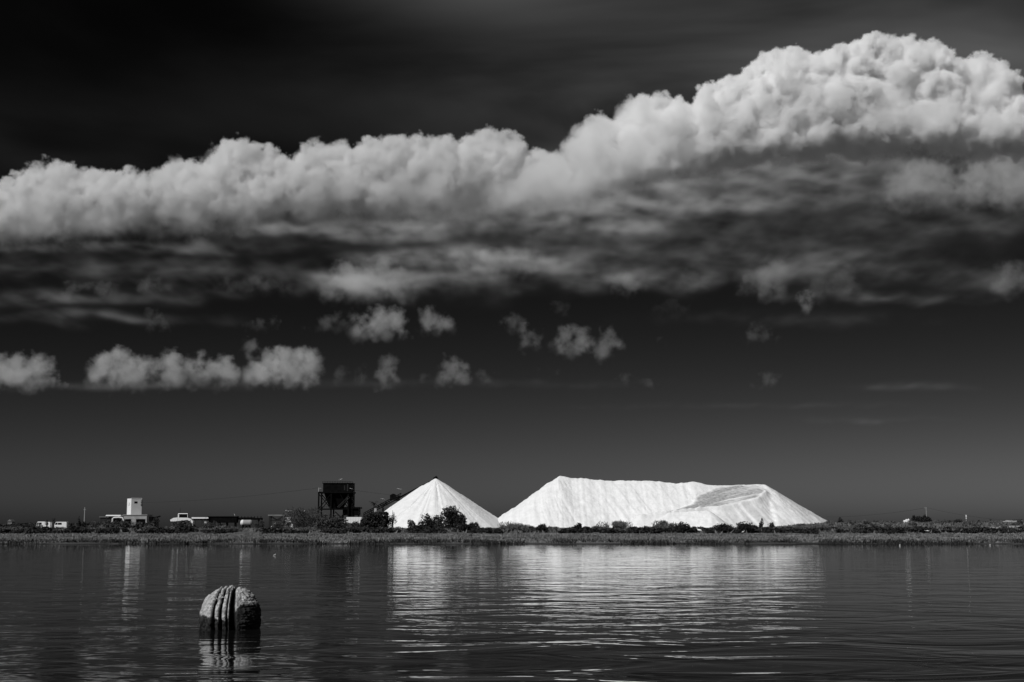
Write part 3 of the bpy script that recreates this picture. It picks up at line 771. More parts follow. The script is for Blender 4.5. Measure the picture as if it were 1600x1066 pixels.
def place_shrub(kind, x, y, sc_, flat=1.0):
    protos = KIND[kind][2]
    i = random.randrange(len(protos))
    o = protos[i]
    if used.get((kind, i)): o = o.copy(); COL.objects.link(o)
    used[(kind, i)] = True
    o.location = (x, y, float(ground_z(x, y)) - 0.05)
    o.rotation_euler = (0, 0, random.uniform(0, 6.28)); o.scale = (sc_ * random.uniform(.85, 1.2), sc_ * random.uniform(.85, 1.2), sc_ * flat)
    px = 800 + F * x / y
    zone = next(n for lim, n in ZONES if px < lim)
    return tag(o, WORD[kind][0] + ' in the scrub belt ' + zone, 'bush' if kind == 'pale' else 'shrub', WORD[kind][1] + ' ' + zone)
random.seed(5)
def spread(kind, n, pxr, yr, scr, flat=1.0, ok=None):
    k = 0
    while k < n:
        y = random.uniform(*yr); px = random.uniform(*pxr); x = (px - 800) / F * y
        if ok and not ok(px, y): continue
        place_shrub(kind, x, y, random.uniform(*scr), flat=flat); k += 1
spread('dark', 150, (-60, 1660), (196, 236), (0.5, 1.1), flat=.7)
spread('dark', 24, (1000, 1660), (235, 300), (0.6, 1.0), flat=.8)
spread('mid', 66, (-60, 1240), (225, 300), (0.6, 1.0), flat=.62)
spread('mid', 40, (1240, 1680), (250, 420), (0.55, 0.95), flat=.6)
spread('pale', 60, (-60, 1240), (240, 325), (0.7, 1.05), flat=.58)
spread('pale', 60, (1230, 1680), (240, 410), (0.7, 1.05), flat=.6)

def big_bush(label, px, top, width, D, m, seed, n=1500, leaf=0.4, lobes=9, up=0.0, cat='bush', name='bush', depth=None, ty=None):
    """prominent bush or tree: crown and stems, its top at photograph row `top`"""
    base = Vector((at(px, 818, D).x, D, 0)); base.z = float(ground_z(base.x, D)) - 0.05
    h = at(px, top, D).z - base.z; w = width * m_per_px(D)
    t = thing(name, label, cat, base)
    v, f = crown(int(n * 1.9), w / 2 * 1.05, (depth or w) / 2, h * 0.98, seed, leaf * .68, lobes=int(lobes * 1.8), up=up)
    c = np_mesh('crown', v, f, m, False); c.parent = t
    stems(h, 9, seed, w * 0.3).build('stems', M['bark'], t)
    return t
big_bush('tall ragged dark tamarisk bush in front of the cone shaped salt heap', 703, 790, 52, 300, M['leaf_dark'], 11, 2300, .42, 12, name='tamarisk_bush', cat='bush')
big_bush('rounded dark bush left of the tall tamarisk in front of the cone heap', 672, 803, 36, 305, M['leaf_dark'], 12, 1200, .40, 7)
big_bush('small spindly bush at the left foot of the cone heap', 641, 811, 16, 300, M['leaf_mid'], 13, 420, .3, 5)
big_bush('thin pale bush just right of the dark block shaped hedge', 613, 803, 14, 330, M['leaf_mid'], 14, 420, .34, 5, up=.8)
big_bush('large feathery grey bush left of the black hopper tower', 478, 793, 62, 360, M['leaf_mid'], 15, 2600, .5, 12, up=1.2)
big_bush('broad dark bush below the black hopper tower', 512, 806, 52, 300, M['leaf_mid'], 16, 1700, .45, 9)
big_bush('small bush between the steel frame and the feathery bush', 437, 816, 30, 290, M['leaf_mid'], 17, 800, .4, 6)
big_bush('low oval very dark shrub right of the tall tamarisk', 722, 816, 20, 240, M['leaf_dark'], 18, 900, .26, 6)
big_bush('second oval very dark shrub below the notch between the heaps', 742, 816, 22, 240, M['leaf_dark'], 19, 900, .26, 6)
big_bush('small black shrub against the foot of the long heap, left of its middle', 905, 816, 20, 225, M['leaf_dark'], 20, 800, .28, 6)
big_bush('low dark shrub at the left end foot of the long heap', 846, 819.5, 22, 222, M['leaf_dark'], 21, 700, .28, 6)
big_bush('dark rounded shrub below the lower end of the haul road', 1066, 818, 30, 215, M['leaf_dark'], 22, 1200, .28, 7)
big_bush('dark shrub below the corner of the haul road berm', 1130, 819, 34, 220, M['leaf_dark'], 23, 1200, .28, 7)
big_bush('wide dark shrub in front of the right part of the long heap', 1167, 817, 40, 215, M['leaf_dark'], 24, 1500, .28, 9)
big_bush('small upright dark bush standing against the right slope of the long heap', 1190, 812, 9, 300, M['leaf_dark'], 25, 260, .28, 4)
big_bush('little round bush right of the upright bush on the right slope', 1206, 815, 12, 300, M['leaf_dark'], 26, 300, .28, 4)
big_bush('wide feathery bush in front of the middle of the long heap', 1035, 814, 40, 300, M['leaf_pale'], 27, 1500, .4, 8, up=1.6)
big_bush('feathery bush right of the small black shrub before the long heap', 960, 816, 44, 300, M['leaf_pale'], 28, 1500, .36, 8, up=1.6)
big_bush('feathery bush at the left toe of the long heap', 800, 818, 60, 290, M['leaf_pale'], 29, 1700, .34, 8, up=1.6)
big_bush('small dark bush on the skyline at the right toe of the long heap', 1314, 810, 10, 420, M['leaf_dark'], 30, 260, .4, 4)
big_bush('dark bush right of the white tower building', 243, 808, 14, 470, M['leaf_dark'], 31, 420, .5, 5)
big_bush('grey bush under the arches of the white tower building', 215, 814, 44, 400, M['leaf_mid'], 32, 1200, .5, 8)
big_bush('grey bush before the dark shed left of the white tower', 163, 814.5, 40, 400, M['leaf_mid'], 61, 1300, .45, 9)
big_bush('grey bush before the canopy and portal left of the white tower', 188, 814, 34, 390, M['leaf_mid'], 62, 1200, .45, 8)
big_bush('grey bush at the foot of the white box below the black hopper', 556, 816.5, 34, 330, M['leaf_mid'], 63, 1100, .4, 8)
big_bush('grey bush between the white box and the black hopper legs', 530, 812, 24, 320, M['leaf_dark'], 64, 900, .4, 7)
big_bush('low dark bush left of the white vans', 40, 819, 60, 380, M['leaf_dark'], 65, 1300, .4, 9)
big_bush('grey bush in front of the white wheel loader', 288, 814, 40, 330, M['leaf_mid'], 33, 1300, .42, 8)
big_bush('grey bush under the long dark conveyor', 335, 817, 30, 330, M['leaf_mid'], 34, 900, .42, 7)
big_bush('dark leafless looking bush left of the thin pole', 123, 810, 8, 470, M['leaf_dark'], 35, 220, .45, 4)
big_bush('small dark bush right of the thin pole', 131, 813, 9, 470, M['leaf_dark'], 36, 220, .45, 4)
big_bush('tangled bush right of the long dark conveyor', 408, 813, 22, 420, M['leaf_mid'], 37, 500, .45, 6, up=.6)
big_bush('dark bush at the far right edge on the skyline', 1592, 812, 34, 440, M['leaf_dark'], 38, 900, .5, 8)
big_bush('low wide dark bush on the right skyline between the two poles', 1492, 811, 26, 440, M['leaf_dark'], 39, 700, .45, 7)
big_bush('large dark bush in the middle of the right bank', 1532, 824, 40, 250, M['leaf_dark'], 40, 1300, .32, 8)
big_bush('dark bush on the right bank below the sand patches', 1572, 826, 38, 235, M['leaf_dark'], 41, 1200, .3, 8)
big_bush('dark bush on the right bank below the conifer clump', 1410, 828, 34, 230, M['leaf_dark'], 42, 1100, .3, 8)
big_bush('dark bush left of the flying egret on the right bank', 1370, 826, 40, 240, M['leaf_dark'], 43, 1300, .3, 8)
# dark clipped looking hedge block beside the conveyor foot
t = thing('hedge_block', 'dark block shaped hedge beside the foot of the inclined conveyor', 'hedge', at(585, 826, 330)); t.location.z = float(ground_z(t.location.x, 330))
g = np.random.default_rng(9); n = 3200
w, h, dp = 42 * 330 / F, at(585, 800, 330).z - t.location.z, 4.0
c = np.stack([g.uniform(-w / 2, w / 2, n), g.uniform(-dp / 2, dp / 2, n), g.uniform(0, h, n)], -1)
c[:, 2] *= np.interp(c[:, 0], [-w / 2, -w * .3, -w * .05, w * .5], [.45, .75, .95, 1.0])
q1 = g.normal(size=(n, 3)); q1 /= np.linalg.norm(q1, axis=1)[:, None]; q2 = np.cross(q1, g.normal(size=(n, 3))); q2 /= np.linalg.norm(q2, axis=1)[:, None]
vv = np.stack([c - q2 * .22, c + q2 * .22, c + q1 * .45], 1)
hb = np_mesh('crown', vv.reshape(-1, 3), np.arange(3 * n).reshape(n, 3), M['leaf_dark'], False); hb.parent = t
stems(h, 12, 3, w * .4).build('stems', M['bark'], t)

def palm(label, px, top, D, seed):
    rnd = random.Random(seed)
    base = Vector((at(px, 818, D).x, D, 0)); base.z = float(ground_z(base.x, D)) - 0.05
    h = at(px, top, D).z - base.z - 1.6
    t = thing('palm_tree', label, 'palm tree', base)
    MB().tube([(0, 0, 0), (.1, 0, h * .5), (0, .05, h)], [.26, .2, .17], 8).build('trunk', M['bark'], t)
    for k in range(20):
        a = rnd.uniform(0, 6.28); el = rnd.uniform(-.3, 1.25); L = rnd.uniform(1.7, 2.4); mb = MB()
        pts = []
        for j in range(7):
            s = j / 6; e = el - 1.1 * s * s
            pts.append(Vector((math.cos(a) * L * s * math.cos(e), math.sin(a) * L * s * math.cos(e), h + L * s * math.sin(el) - .7 * s * s)))
        sd = Vector((-math.sin(a), math.cos(a), 0))
        for j in range(1, 7):
            for sg in (-1, 1):
                p, q = pts[j - 1], pts[j]
                tip = q + sd * sg * .55 * (1 - j / 9) + (q - p) * .6 - Vector((0, 0, .22))
                mb.add([p, q, tip], [(0, 1, 2)])
        mb.build('frond', M['leaf_dark'], t)
palm('palm tree behind the conveyor, the left of the pair', 584, 782, 590, 1)
palm('palm tree behind the conveyor, nearest the salt cone', 599, 784, 592, 2)

def conifer(px, top, D, seed, w, which):
    base = Vector((at(px, 818, D).x, D, 0)); base.z = float(ground_z(base.x, D)) - 0.05
    h = at(px, top, D).z - base.z
    t = thing('conifer_tree', which + ' dark conifer of the clump on the right skyline', 'tree', base, 0, 'conifers in the skyline clump')
    g = np.random.default_rng(seed); n = 420
    s = g.random(n) ** .8; r = w * (1 - s) * .5 + .12; a = g.uniform(0, 6.28, n)
    c = np.stack([np.cos(a) * r * g.uniform(.3, 1, n), np.sin(a) * r * g.uniform(.3, 1, n), .3 + s * (h - .3)], -1)
    q = g.normal(size=(n, 3)) * .28
    vv = np.stack([c, c + q, c + np.stack([np.cos(a) * .4, np.sin(a) * .4, -.12 + 0 * a], -1)], 1)
    o = np_mesh('crown', vv.reshape(-1, 3), np.arange(3 * n).reshape(n, 3), M['leaf_dark'], False); o.parent = t
    MB().tube([(0, 0, 0), (0, 0, h * .9)], [.18, .05], 6).build('trunk', M['bark'], t)
for i, (px, top, w) in enumerate([(1428, 806, 2.6), (1432.5, 808, 2.6), (1436.5, 807.5, 3), (1440.5, 808, 2.8), (1445, 805.5, 2.6), (1450, 808, 3), (1453, 811, 2.4)]):
    conifer(px, top, 470 + 4 * (i % 3), 50 + i, w, ('leftmost', 'second from left', 'third from left', 'middle right', 'tallest right hand', 'second from right', 'lowest rightmost')[i])

# ------------------------------------------------------------------ works buildings (distance about 520 m)
def frame_for(px, D, name, label, cat, rz=0.0, zg=None):
    """thing whose base stands on the ground under pixel column px; X(), Z() give metres in its own axes"""
    x = at(px, 818, D).x
    z = float(ground_z(x, D)) if zg is None else zg
    t = thing(name, label, cat, (x, D, z), rz)
    X = lambda p: (p - px) / F * D
    Z = lambda p: at(px, p, D).z - z
    return t, X, Z

# white tower building
t, X, Z = frame_for(206, 520, 'tower_building', 'white square tower rising from a low pale building with arches', 'building')
rz = math.atan2(.54, .84)
W1, W2 = 3.9, 4.75              # right face, left face (seen aslant)
th_ = Z(779); z0 = Z(805.5)
def tower_pt(u, w):             # u along the right (front) face, w going back along the left face, from the near corner
    c, s = math.cos(rz), math.sin(rz); return (X(204) + u * c - w * s * 1.0, u * s + w * c)
tw = MB()
cs = [tower_pt(0, 0), tower_pt(W1, 0), tower_pt(W1, W2), tower_pt(0, W2)]
tw.add([(x, y, z0) for x, y in cs] + [(x, y, th_) for x, y in cs], [(3, 2, 1, 0), (4, 5, 6, 7), (0, 1, 5, 4), (1, 2, 6, 5), (2, 3, 7, 6), (3, 0, 4, 7)])
tower = tw.build('tower', M['white_wall'], t)
def on_face(face, u0, u1, z0_, z1_, d, m, name, parent):
    """thin box on the tower's right (0) or left (1) face"""
    c, s = math.cos(rz), math.sin(rz); out = (s, -c) if face == 0 else (-c, -s)
    P = [tower_pt(u, 0) if face == 0 else tower_pt(0, u) for u in (u0, u1)]
    vs = []
    for z in (z0_, z1_):
        for k in ((0, -.02), (1, -.02), (1, d), (0, d)):
            p = P[k[0]]; vs.append((p[0] + out[0] * k[1], p[1] + out[1] * k[1], z))
    return MB().add(vs, [(3, 2, 1, 0), (4, 5, 6, 7), (0, 1, 5, 4), (1, 2, 6, 5), (2, 3, 7, 6), (3, 0, 4, 7)]).build(name, m, parent)
on_face(0, 1.15, 2.25, Z(786.6), Z(783.6), .03, M['glass'], 'window', t)
fr = on_face(1, 1.6, 3.6, Z(789.5), Z(785.3), .05, M['pale'], 'window', t)
on_face(1, 1.9, 3.3, Z(789), Z(785.8), .07, M['white_wall'], 'pane', fr)
on_face(0, -.05, W1 + .05, th_ - .02, th_ + .22, .06, M['white_wall'], 'parapet', t)
an = MB(); ax = X(219.5)
an.tube([(X(218), 1.2, Z(786)), (ax, .6, Z(786))], .06); an.tube([(ax, .6, Z(791.5)), (ax, .6, Z(781.5))], .07)
for zz in (783, 785.5, 788, 790): an.box(ax - .3, ax + .35, .45, .75, Z(zz + .6), Z(zz - .6))
an.build('antenna', M['darkgrey'], t)
# low hall with arched openings
hall = MB(); yh = -1.0
def arch(x0, x1, zb, zt, rise, n=8):
    return [(x0, zb)] + [(x0 + (x1 - x0) * k / n, zt - rise + rise * math.sin(math.pi * (k / n))) for k in range(n + 1)] + [(x1, zb)]
zt = Z(805.4)
hall.box(X(194), X(230), yh + .5, yh + 8, 0, zt)
hall.build('hall', M['hallgrey'], t)
fa = MB()                       # front wall with piers standing 0.5 m proud of the hall: the openings are deep
fa.box(X(194), X(230), yh, yh + .497, Z(811.2), zt)
for a, b_ in ((194, 196.5), (206, 213.5), (228, 230)): fa.box(X(a), X(b_), yh, yh + .497, 0, Z(811.2) - .003)
fa.build('front_wall', M['hallgrey'], t)
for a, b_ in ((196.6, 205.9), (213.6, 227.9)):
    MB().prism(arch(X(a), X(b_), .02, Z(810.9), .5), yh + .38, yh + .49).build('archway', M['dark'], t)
MB().box(X(193), X(231), yh - .25, yh + 8.2, zt + .003, zt + .25).build('roof', M['hallgrey'], t)
# shed and canopy to the left
MB().box(X(155.5), X(180), 1, 8, 0, Z(808.5)).build('shed', M['darkgrey'], t)
MB().box(X(154.5), X(181), .6, 8.4, Z(808.5) + .003, Z(807.2)).build('shed_roof', M['grey'], t)
cn = MB(); cn.box(X(168), X(191.5), -2.6, .5, Z(806.6), Z(804.8), .15, .1)
cn.build('canopy', M['white'], t)
for p in (169.5, 180, 190): MB().box(X(p) - .12, X(p) + .12, -2.4, -2.2, 0, Z(806.6) - .003).build('canopy_post', M['darkgrey'], t)
pr = MB()                       # white portal arch before the canopy
pts = [(X(179.5), -3.4, 0), (X(179.8), -3.4, Z(811)), (X(182), -3.4, Z(809)), (X(190), -3.4, Z(808.6)), (X(195), -3.4, Z(809.3)), (X(196.6), -3.4, Z(812)), (X(196.8), -3.4, 0)]
pr.tube(pts, .26, 8); pr.build('portal', M['white'], t)

def van(label, px, D, w, top, seed):
    t, X, Z = frame_for(px, D, 'parked_van', label, 'van')
    L = w * D / F / 2; h = Z(top)
    pf = [(-L, .35), (-L, h * .52), (-L * .82, h * .6), (-L * .62, h * .97), (-L * .5, h), (L * .93, h), (L, h * .93), (L, .35)]
    b_ = MB().prism(pf, -1, 1).build('body', M['white'], t, bevel=.06)
    MB().prism([(-L * .74, h * .62), (-L * .6, h * .90), (-L * .36, h * .90), (-L * .36, h * .62)], -1.012, -.95).build('side_window', M['glass'], t)
    MB().box(-L * .30, L * .28, -1.012, -.95, h * .62, h * .88).build('side_window', M['glass'], t)
    for sx in (-.62, .62):
        for sy in (-.86, .86):
            MB().tube([(sx * L, sy - .12, .34), (sx * L, sy + .12, .34)], .34, 14).build('wheel', M['rubber'], t)
van('white van with sloping nose at the left end of the parked row', 64.5, 470, 14.5, 815.2, 1)
van('white van in the middle of the parked row beside the dark post', 76, 470, 8, 815.8, 2)
van('long white van at the right end of the parked row', 95, 470, 21, 815.6, 3)
t, X, Z = frame_for(83.5, 462, 'sign_post', 'dark post with a small box on top beside the white vans', 'post')
MB().box(-.28, .28, -.12, .12, 0, Z(813)).build('post', M['darkgrey'], t); MB().box(-.5, .42, -.3, .3, Z(813) + .003, Z(810)).build('box', M['darkgrey'], t)
t, X, Z = frame_for(73.5, 462, 'marker_post', 'short dark stake among the white vans', 'post')
MB().box(-.22, .22, -.1, .1, 0, Z(813.6)).build('stake', M['darkgrey'], t); MB().box(-.26, .26, -.14, .14, Z(813.6) + .003, Z(813.0)).build('cap', M['dark'], t)
t, X, Z = frame_for(131.8, 500, 'utility_pole', 'thin pale pole standing alone left of the white tower', 'pole')
MB().tube([(0, 0, 0), (0, 0, Z(793))], [.24, .17], 10).build('mast', M['pole'], t)
MB().box(-.45, .45, -.12, .12, Z(797), Z(796.3)).build('crossarm', M['pole'], t)
# far farm shed at the left edge
t, X, Z = frame_for(15, 800, 'farm_shed', 'small grey gabled shed far off at the left edge', 'shed')
MB().box(X(12), X(18.5), 0, 5, 0, Z(815)).build('wall', M['grey'], t)
MB().prism([(X(11.4), Z(815) + .003), (X(15), Z(811.5)), (X(19), Z(815) + .003)], -.4, 5.4).build('roof', M['grey'], t)
v, f = crown(5200, 42, 9, 5.2, 77, 1.1, lobes=40)
fw = np_mesh('far_scrub', v, f, M['leaf_dark'], False); fw.location = ((70 - 800) / F * 760, 760, 1.0); fw.scale = (1.3, 1, .62); tag(fw, kind='stuff')
v, f = crown(6500, 120, 9, 4.6, 78, 1.0, lobes=70)
fw = np_mesh('far_scrub', v, f, M['leaf_dark'], False); fw.location = ((1480 - 800) / F * 640, 640, 1.2); fw.scale = (1, 1, .8); tag(fw, kind='stuff')

# wheel loader, seen from its side
t, X, Z = frame_for(285, 440, 'wheel_loader', 'white wheel loader with dark cab windows parked behind the scrub', 'loader')
gz = Z(826)
MB().prism([(X(267), Z(812.6)), (X(272), Z(809.6)), (X(279), Z(808.6)), (X(279), Z(815)), (X(268), Z(815))], -1.2, 1.2).build('engine_hood', M['white'], t, bevel=.06)
MB().prism([(X(279.2), Z(809)), (X(294), Z(809.2)), (X(299), Z(811)), (X(302.8), Z(815)), (X(302), Z(819)), (X(299), Z(815.4)), (X(294), Z(812.6)), (X(279.2), Z(814.6))], -1.15, 1.15).build('front_frame', M['white'], t, bevel=.05)
cb = MB()
for p, s_ in ((279.8, 1.6), (294, .5)):
    for yy in (-1.05, 1.05): cb.box(X(p) - .12 * s_, X(p) + .12 * s_, yy - .06, yy + .06, Z(809), Z(803.3))
cb.box(X(279), X(294.3), -1.2, 1.2, Z(803.3) + .003, Z(802.3), .1, .1)
cb.build('cab_frame', M['white'], t)
MB().box(X(280.4), X(293.8), -1.0, 1.0, Z(809) + .003, Z(803.3) - .003).build('cab_window', M['glass'], t)
MB().tube([(X(281), 0, Z(802.3)), (X(281), 0, Z(794.5))], .04, 6).build('antenna', M['dark'], t)
for p in (272, 293):
    for yy in (-1.0, 1.0):
        w_ = MB().tube([(X(p), yy - .3, .82), (X(p), yy + .3, .82)], .82, 20).build('wheel', M['rubber'], t)
        MB().tube([(X(p), yy - .33, .82), (X(p), yy + .33, .82)], .4, 14).build('rim', M['white'], w_)
bk = MB().prism([(X(302), .25), (X(308), .2), (X(310), .5), (X(305), .9), (X(303), 1.5)], -1.35, 1.35).build('bucket', M['darkgrey'], t)
MB().bar((X(296), 0, Z(813)), (X(303.5), 0, .9), .3).build('lift_arm', M['white'], t)
t, X, Z = frame_for(236, 500, 'dark_hopper', 'small dark hopper on posts right of the arched building', 'hopper')
hp = MB(); hp.box(X(234), X(238.5), -1, 1, Z(814), Z(807.6), -.1, -.1); hp.build('bin', M['dark'], t)
lg = MB()
for xx in (234.4, 238):
    for yy in (-.8, .8): lg.box(X(xx) - .1, X(xx) + .1, yy - .1, yy + .1, 0, Z(814) - .003)
lg.build('stand', M['dark'], t)
t, X, Z = frame_for(246, 505, 'dark_beam', 'short dark sloping belt beam beside the dark hopper', 'conveyor')
bm_ = MB().bar((X(239.5), 0, Z(809.8)), (X(250), 0, Z(806.8)), .8, .45).build('belt', M['dark'], t)
MB().bar((X(245), 0, 0), (X(245), 0, Z(808.7)), .25).build('leg', M['dark'], t)

# long dark conveyor gallery with pale beam at its left
t, X, Z = frame_for(365, 500, 'conveyor_gallery', 'long low dark conveyor gallery with a pale beam at its left end', 'conveyor')
MB().box(X(327), X(371), -1.5, 1.5, Z(817), Z(807.3)).build('gallery', M['dark'], t)
MB().box(X(326), X(372), -1.8, 1.8, Z(807.3) + .003, Z(806.6)).build('gallery_roof', M['darkgrey'], t)
tr = MB(); tr.box(X(371.3), X(396), -1, 1, Z(812.3), Z(808.6)); tr.box(X(396.1), X(409.5), -1, 1, Z(812.6), Z(809.4))
for p in range(373, 410, 5): tr.box(X(p) - .12, X(p) + .12, -1.1, -1.003, Z(812.3), Z(806.9))
tr.build('belt_housing', M['dark'], t)
lg = MB()
for p in (330, 342, 355, 368, 385, 404):
    for yy in (-1.1, 1.1): lg.box(X(p) - .18, X(p) + .18, yy - .12, yy + .12, 0, Z(812.4 if p > 371 else 817) - .003)
lg.build('supports', M['dark'], t)
MB().box(X(300), X(326.5), -.4, .4, Z(810.6), Z(808.3)).build('beam', M['white'], t)
MB().box(X(303), X(326), -.2, .2, Z(813), Z(811)).build('under_beam', M['dark'], t)
lg = MB()
for p in (305, 316, 324): lg.box(X(p) - .12, X(p) + .12, -.15, .15, 0, Z(813) - .003)
lg.build('beam_post', M['darkgrey'], t)
st = MB()
for k in range(8): st.box(X(327) - .1 - k * .28, X(327) + .15 - k * .28, -2.3, -1.53, Z(808.5) - k * .42 - .06, Z(808.5) - k * .42)
st.bar((X(327), -2.3, Z(806)), (X(318), -2.3, Z(815)), .08); st.build('stair', M['darkgrey'], t)
t, X, Z = frame_for(385, 470, 'storage_tank', 'white lying cylindrical tank in front of the dark conveyor gallery', 'tank')
r_ = .95; zc = Z(817)
MB().tube([(X(376), 0, zc), (X(376.6), 0, zc), (X(378), 0, zc), (X(392), 0, zc), (X(393.6), 0, zc), (X(394.2), 0, zc)], [r_ * .3, r_ * .75, r_, r_, r_ * .75, r_ * .3], 20).build('shell', M['hallgrey'], t, smooth=False)
MB().tube([(X(376) - .03, 0, zc), (X(376.6) - .03, 0, zc), (X(378) - .03, 0, zc), (X(380.5), 0, zc)], [r_ * .32, r_ * .78, r_ * 1.02, r_ * 1.02], 20).build('end_cap', M['white'], t)
for p in (380, 390): MB().box(X(p) - .2, X(p) + .2, -.8, .8, 0, zc - r_ * .75).build('cradle', M['dark'], t)
t, X, Z = frame_for(322, 480, 'white_drum', 'small pale drum under the pale beam', 'drum')
MB().tube([(0, 0, 0), (0, 0, Z(815.5))], .55, 14).build('drum_body', M['pale'], t); MB().tube([(0, 0, Z(815.5)), (0, 0, Z(815.2))], .58, 14).build('drum_lid', M['white'], t)

# small steel frame
t, X, Z = frame_for(433, 500, 'steel_frame', 'small dark braced steel frame standing left of the feathery bush', 'frame')
for p in (422.3, 443):
    for yy in (-1.6, 1.6): MB().box(X(p) - .22, X(p) + .22, yy - .2, yy + .2, 0, Z(806.4)).build('post', M['darkgrey'], t)
MB().box(X(420), X(445), -1.9, 1.9, Z(806.4) + .003, Z(804.3)).build('deck', M['grey'], t)
for yy in (-1.6, 1.6):
    for p, q in (((423, 806.6), (432.6, 813)), ((442.4, 806.6), (432.6, 813)), ((423, 813.2), (442.4, 813.2))):
        MB().bar((X(p[0]), yy, Z(p[1])), (X(q[0]), yy, Z(q[1])), .16).build('brace', M['dark'], t)
t, X, Z = frame_for(450, 505, 'container', 'pale grey container cabin right of the small steel frame', 'container')
MB().box(X(444.5), X(455.5), -1.2, 1.2, .1, Z(808.2)).build('body', M['pale'], t, bevel=.05)
MB().box(X(447), X(449), -1.23, -1.19, Z(812), Z(809.6)).build('window', M['glass'], t)
def car(label, px, D, wpx, top, m):
    t, X, Z = frame_for(px, D, 'parked_car', label, 'car')
    L = wpx * D / F / 2; h = Z(top)
    MB().prism([(-L, .3), (-L, h * .5), (-L * .86, h * .58), (-L * .4, h * .62), (-L * .12, h * .97), (L * .55, h), (L * .9, h * .64), (L, h * .58), (L, .3)], -.85, .85).build('body', m, t, bevel=.06)
    MB().prism([(-L * .32, h * .66), (-L * .1, h * .92), (L * .5, h * .93), (L * .76, h * .66)], -.862, -.8).build('side_window', M['glass'], t)
    for sx in (-.6, .62):
        for sy in (-.74, .74): MB().tube([(sx * L, sy - .1, .32), (sx * L, sy + .1, .32)], .32, 14).build('wheel', M['rubber'], t)
car('white car parked below the pale container cabin', 450, 480, 17, 814.8, M['white'])
car('small white car parked inside the foot of the steel frame', 430, 480, 11, 817, M['white'])
car('white car half hidden by scrub below the arched building', 232, 400, 12, 822.3, M['white'])

# black hopper tower
t, X, Z = frame_for(524, 535, 'hopper_tower', 'tall black salt loading hopper on braced legs', 'hopper tower')
yf, yb = -4.0, 4.0
for p in (499.8, 519, 545.5):
    for yy in (yf, yb): MB().box(X(p) - .26, X(p) + .26, yy - .26, yy + .26, 0, Z(771) - .003).build('leg', M['dark'], t)
MB().box(X(498.6), X(553), yf - .5, yb + .5, Z(771), Z(768.9)).build('platform', M['dark'], t)
MB().box(X(506), X(551.5), yf + .2, yb - .2, Z(768.9) + .003, Z(756)).build('bin', M['dark'], t)
MB().box(X(504.8), X(552), yf - .1, yb + .1, Z(756) + .003, Z(755.2)).build('bin_lid', M['dark'], t)
rl = MB()
for k in range(13):
    p = 505.3 + k * 3.86; rl.box(X(p) - .05, X(p) + .05, yf - .08, yf + .02, Z(755.2) + .003, Z(752.8))
rl.bar((X(505), yf, Z(752.9)), (X(551.8), yf, Z(752.9)), .1); rl.bar((X(505), yf, Z(754)), (X(551.8), yf, Z(754)), .07)
rl.build('railing', M['darkgrey'], t)
fn = MB(); a0, a1, c0, c1 = X(507.5), X(543), X(516), X(534.5)
fn.add([(c0, -1.6, Z(796)), (c1, -1.6, Z(796)), (c1, 1.6, Z(796)), (c0, 1.6, Z(796)), (a0, yf + .5, Z(771.1)), (a1, yf + .5, Z(771.1)), (a1, yb - .5, Z(771.1)), (a0, yb - .5, Z(771.1))],
       [(3, 2, 1, 0), (4, 5, 6, 7), (0, 1, 5, 4), (1, 2, 6, 5), (2, 3, 7, 6), (3, 0, 4, 7)])
fn.build('funnel', M['dark'], t)
for yy in (yf, yb):
    for p, q, w_ in (((500.5, 773), (518, 794.5), .3), ((518, 773), (500.5, 794.5), .3), ((533, 773), (545, 794.5), .26), ((545, 773), (533, 794.5), .26)):
        MB().bar((X(p[0]), yy, Z(p[1])), (X(q[0]), yy, Z(q[1])), w_).build('brace', M['dark'], t)
MB().box(X(498.8), X(547), yf - .3, yb + .3, Z(796.6), Z(794.9)).build('lower_deck', M['dark'], t)
rl = MB()
for k in range(7): rl.box(X(500 + k * 3) - .04, X(500 + k * 3) + .04, yf - .3, yf - .22, Z(794.9) + .003, Z(791.5))
rl.bar((X(499.5), yf - .26, Z(791.6)), (X(519), yf - .26, Z(791.6)), .09); rl.build('deck_railing', M['darkgrey'], t)
MB().box(X(546), X(552), yf + .6, yb - .6, 0, Z(769.5)).build('stair_shaft', M['dark'], t)
for a, b_, zb, z_ in ((538.6, 540.2, 766.5, 759), (543, 545, 768, 757)): MB().box(X(a), X(b_), yf + .1, yf + .197, Z(zb), Z(z_)).build('panel', M['darkgrey'], t)
ch = MB(); ch.bar((X(529), -4.6, Z(793)), (X(546), -4.6, Z(776)), .3); ch.bar((X(531), -4.6, Z(794)), (X(548), -4.6, Z(777.5)), .2); ch.build('chute', M['darkgrey'], t)
sh = MB(); sh.box(X(533.5), X(563.5), yf + .4, yb - .4, Z(795.2), Z(792.6)); sh.box(X(536.5), X(561.5), yf + 1, yb - 1, Z(805.5), Z(795.2) - .003, -.0); sh.build('feed_house', M['dark'], t)
lg = MB()
for p in (524, 530, 537, 561): lg.box(X(p) - .25, X(p) + .25, yf + 1, yf + 1.5, 0, Z(805.5) - .003)
lg.bar((X(525), yf + .9, Z(800)), (X(541), yf + .9, Z(815)), .35); lg.bar((X(541), yf + .8, Z(800)), (X(528), yf + .8, Z(815)), .3)
lg.build('frame', M['dark'], t)
t, X, Z = frame_for(554, 515, 'storage_box', 'white box shaped silo under the feed house of the black hopper', 'container')
MB().prism([(X(542.5), Z(818)), (X(542), Z(808.2)), (X(565.5), Z(808.2)), (X(564.8), Z(818))], -1.6, 1.6).build('body', M['white'], t, bevel=.08)
rb = MB()
for k in range(6): rb.box(X(544 + k * 4) - .05, X(544 + k * 4) + .05, -1.66, -1.603, Z(817.5), Z(808.6))
rb.build('rib', M['white'], t)
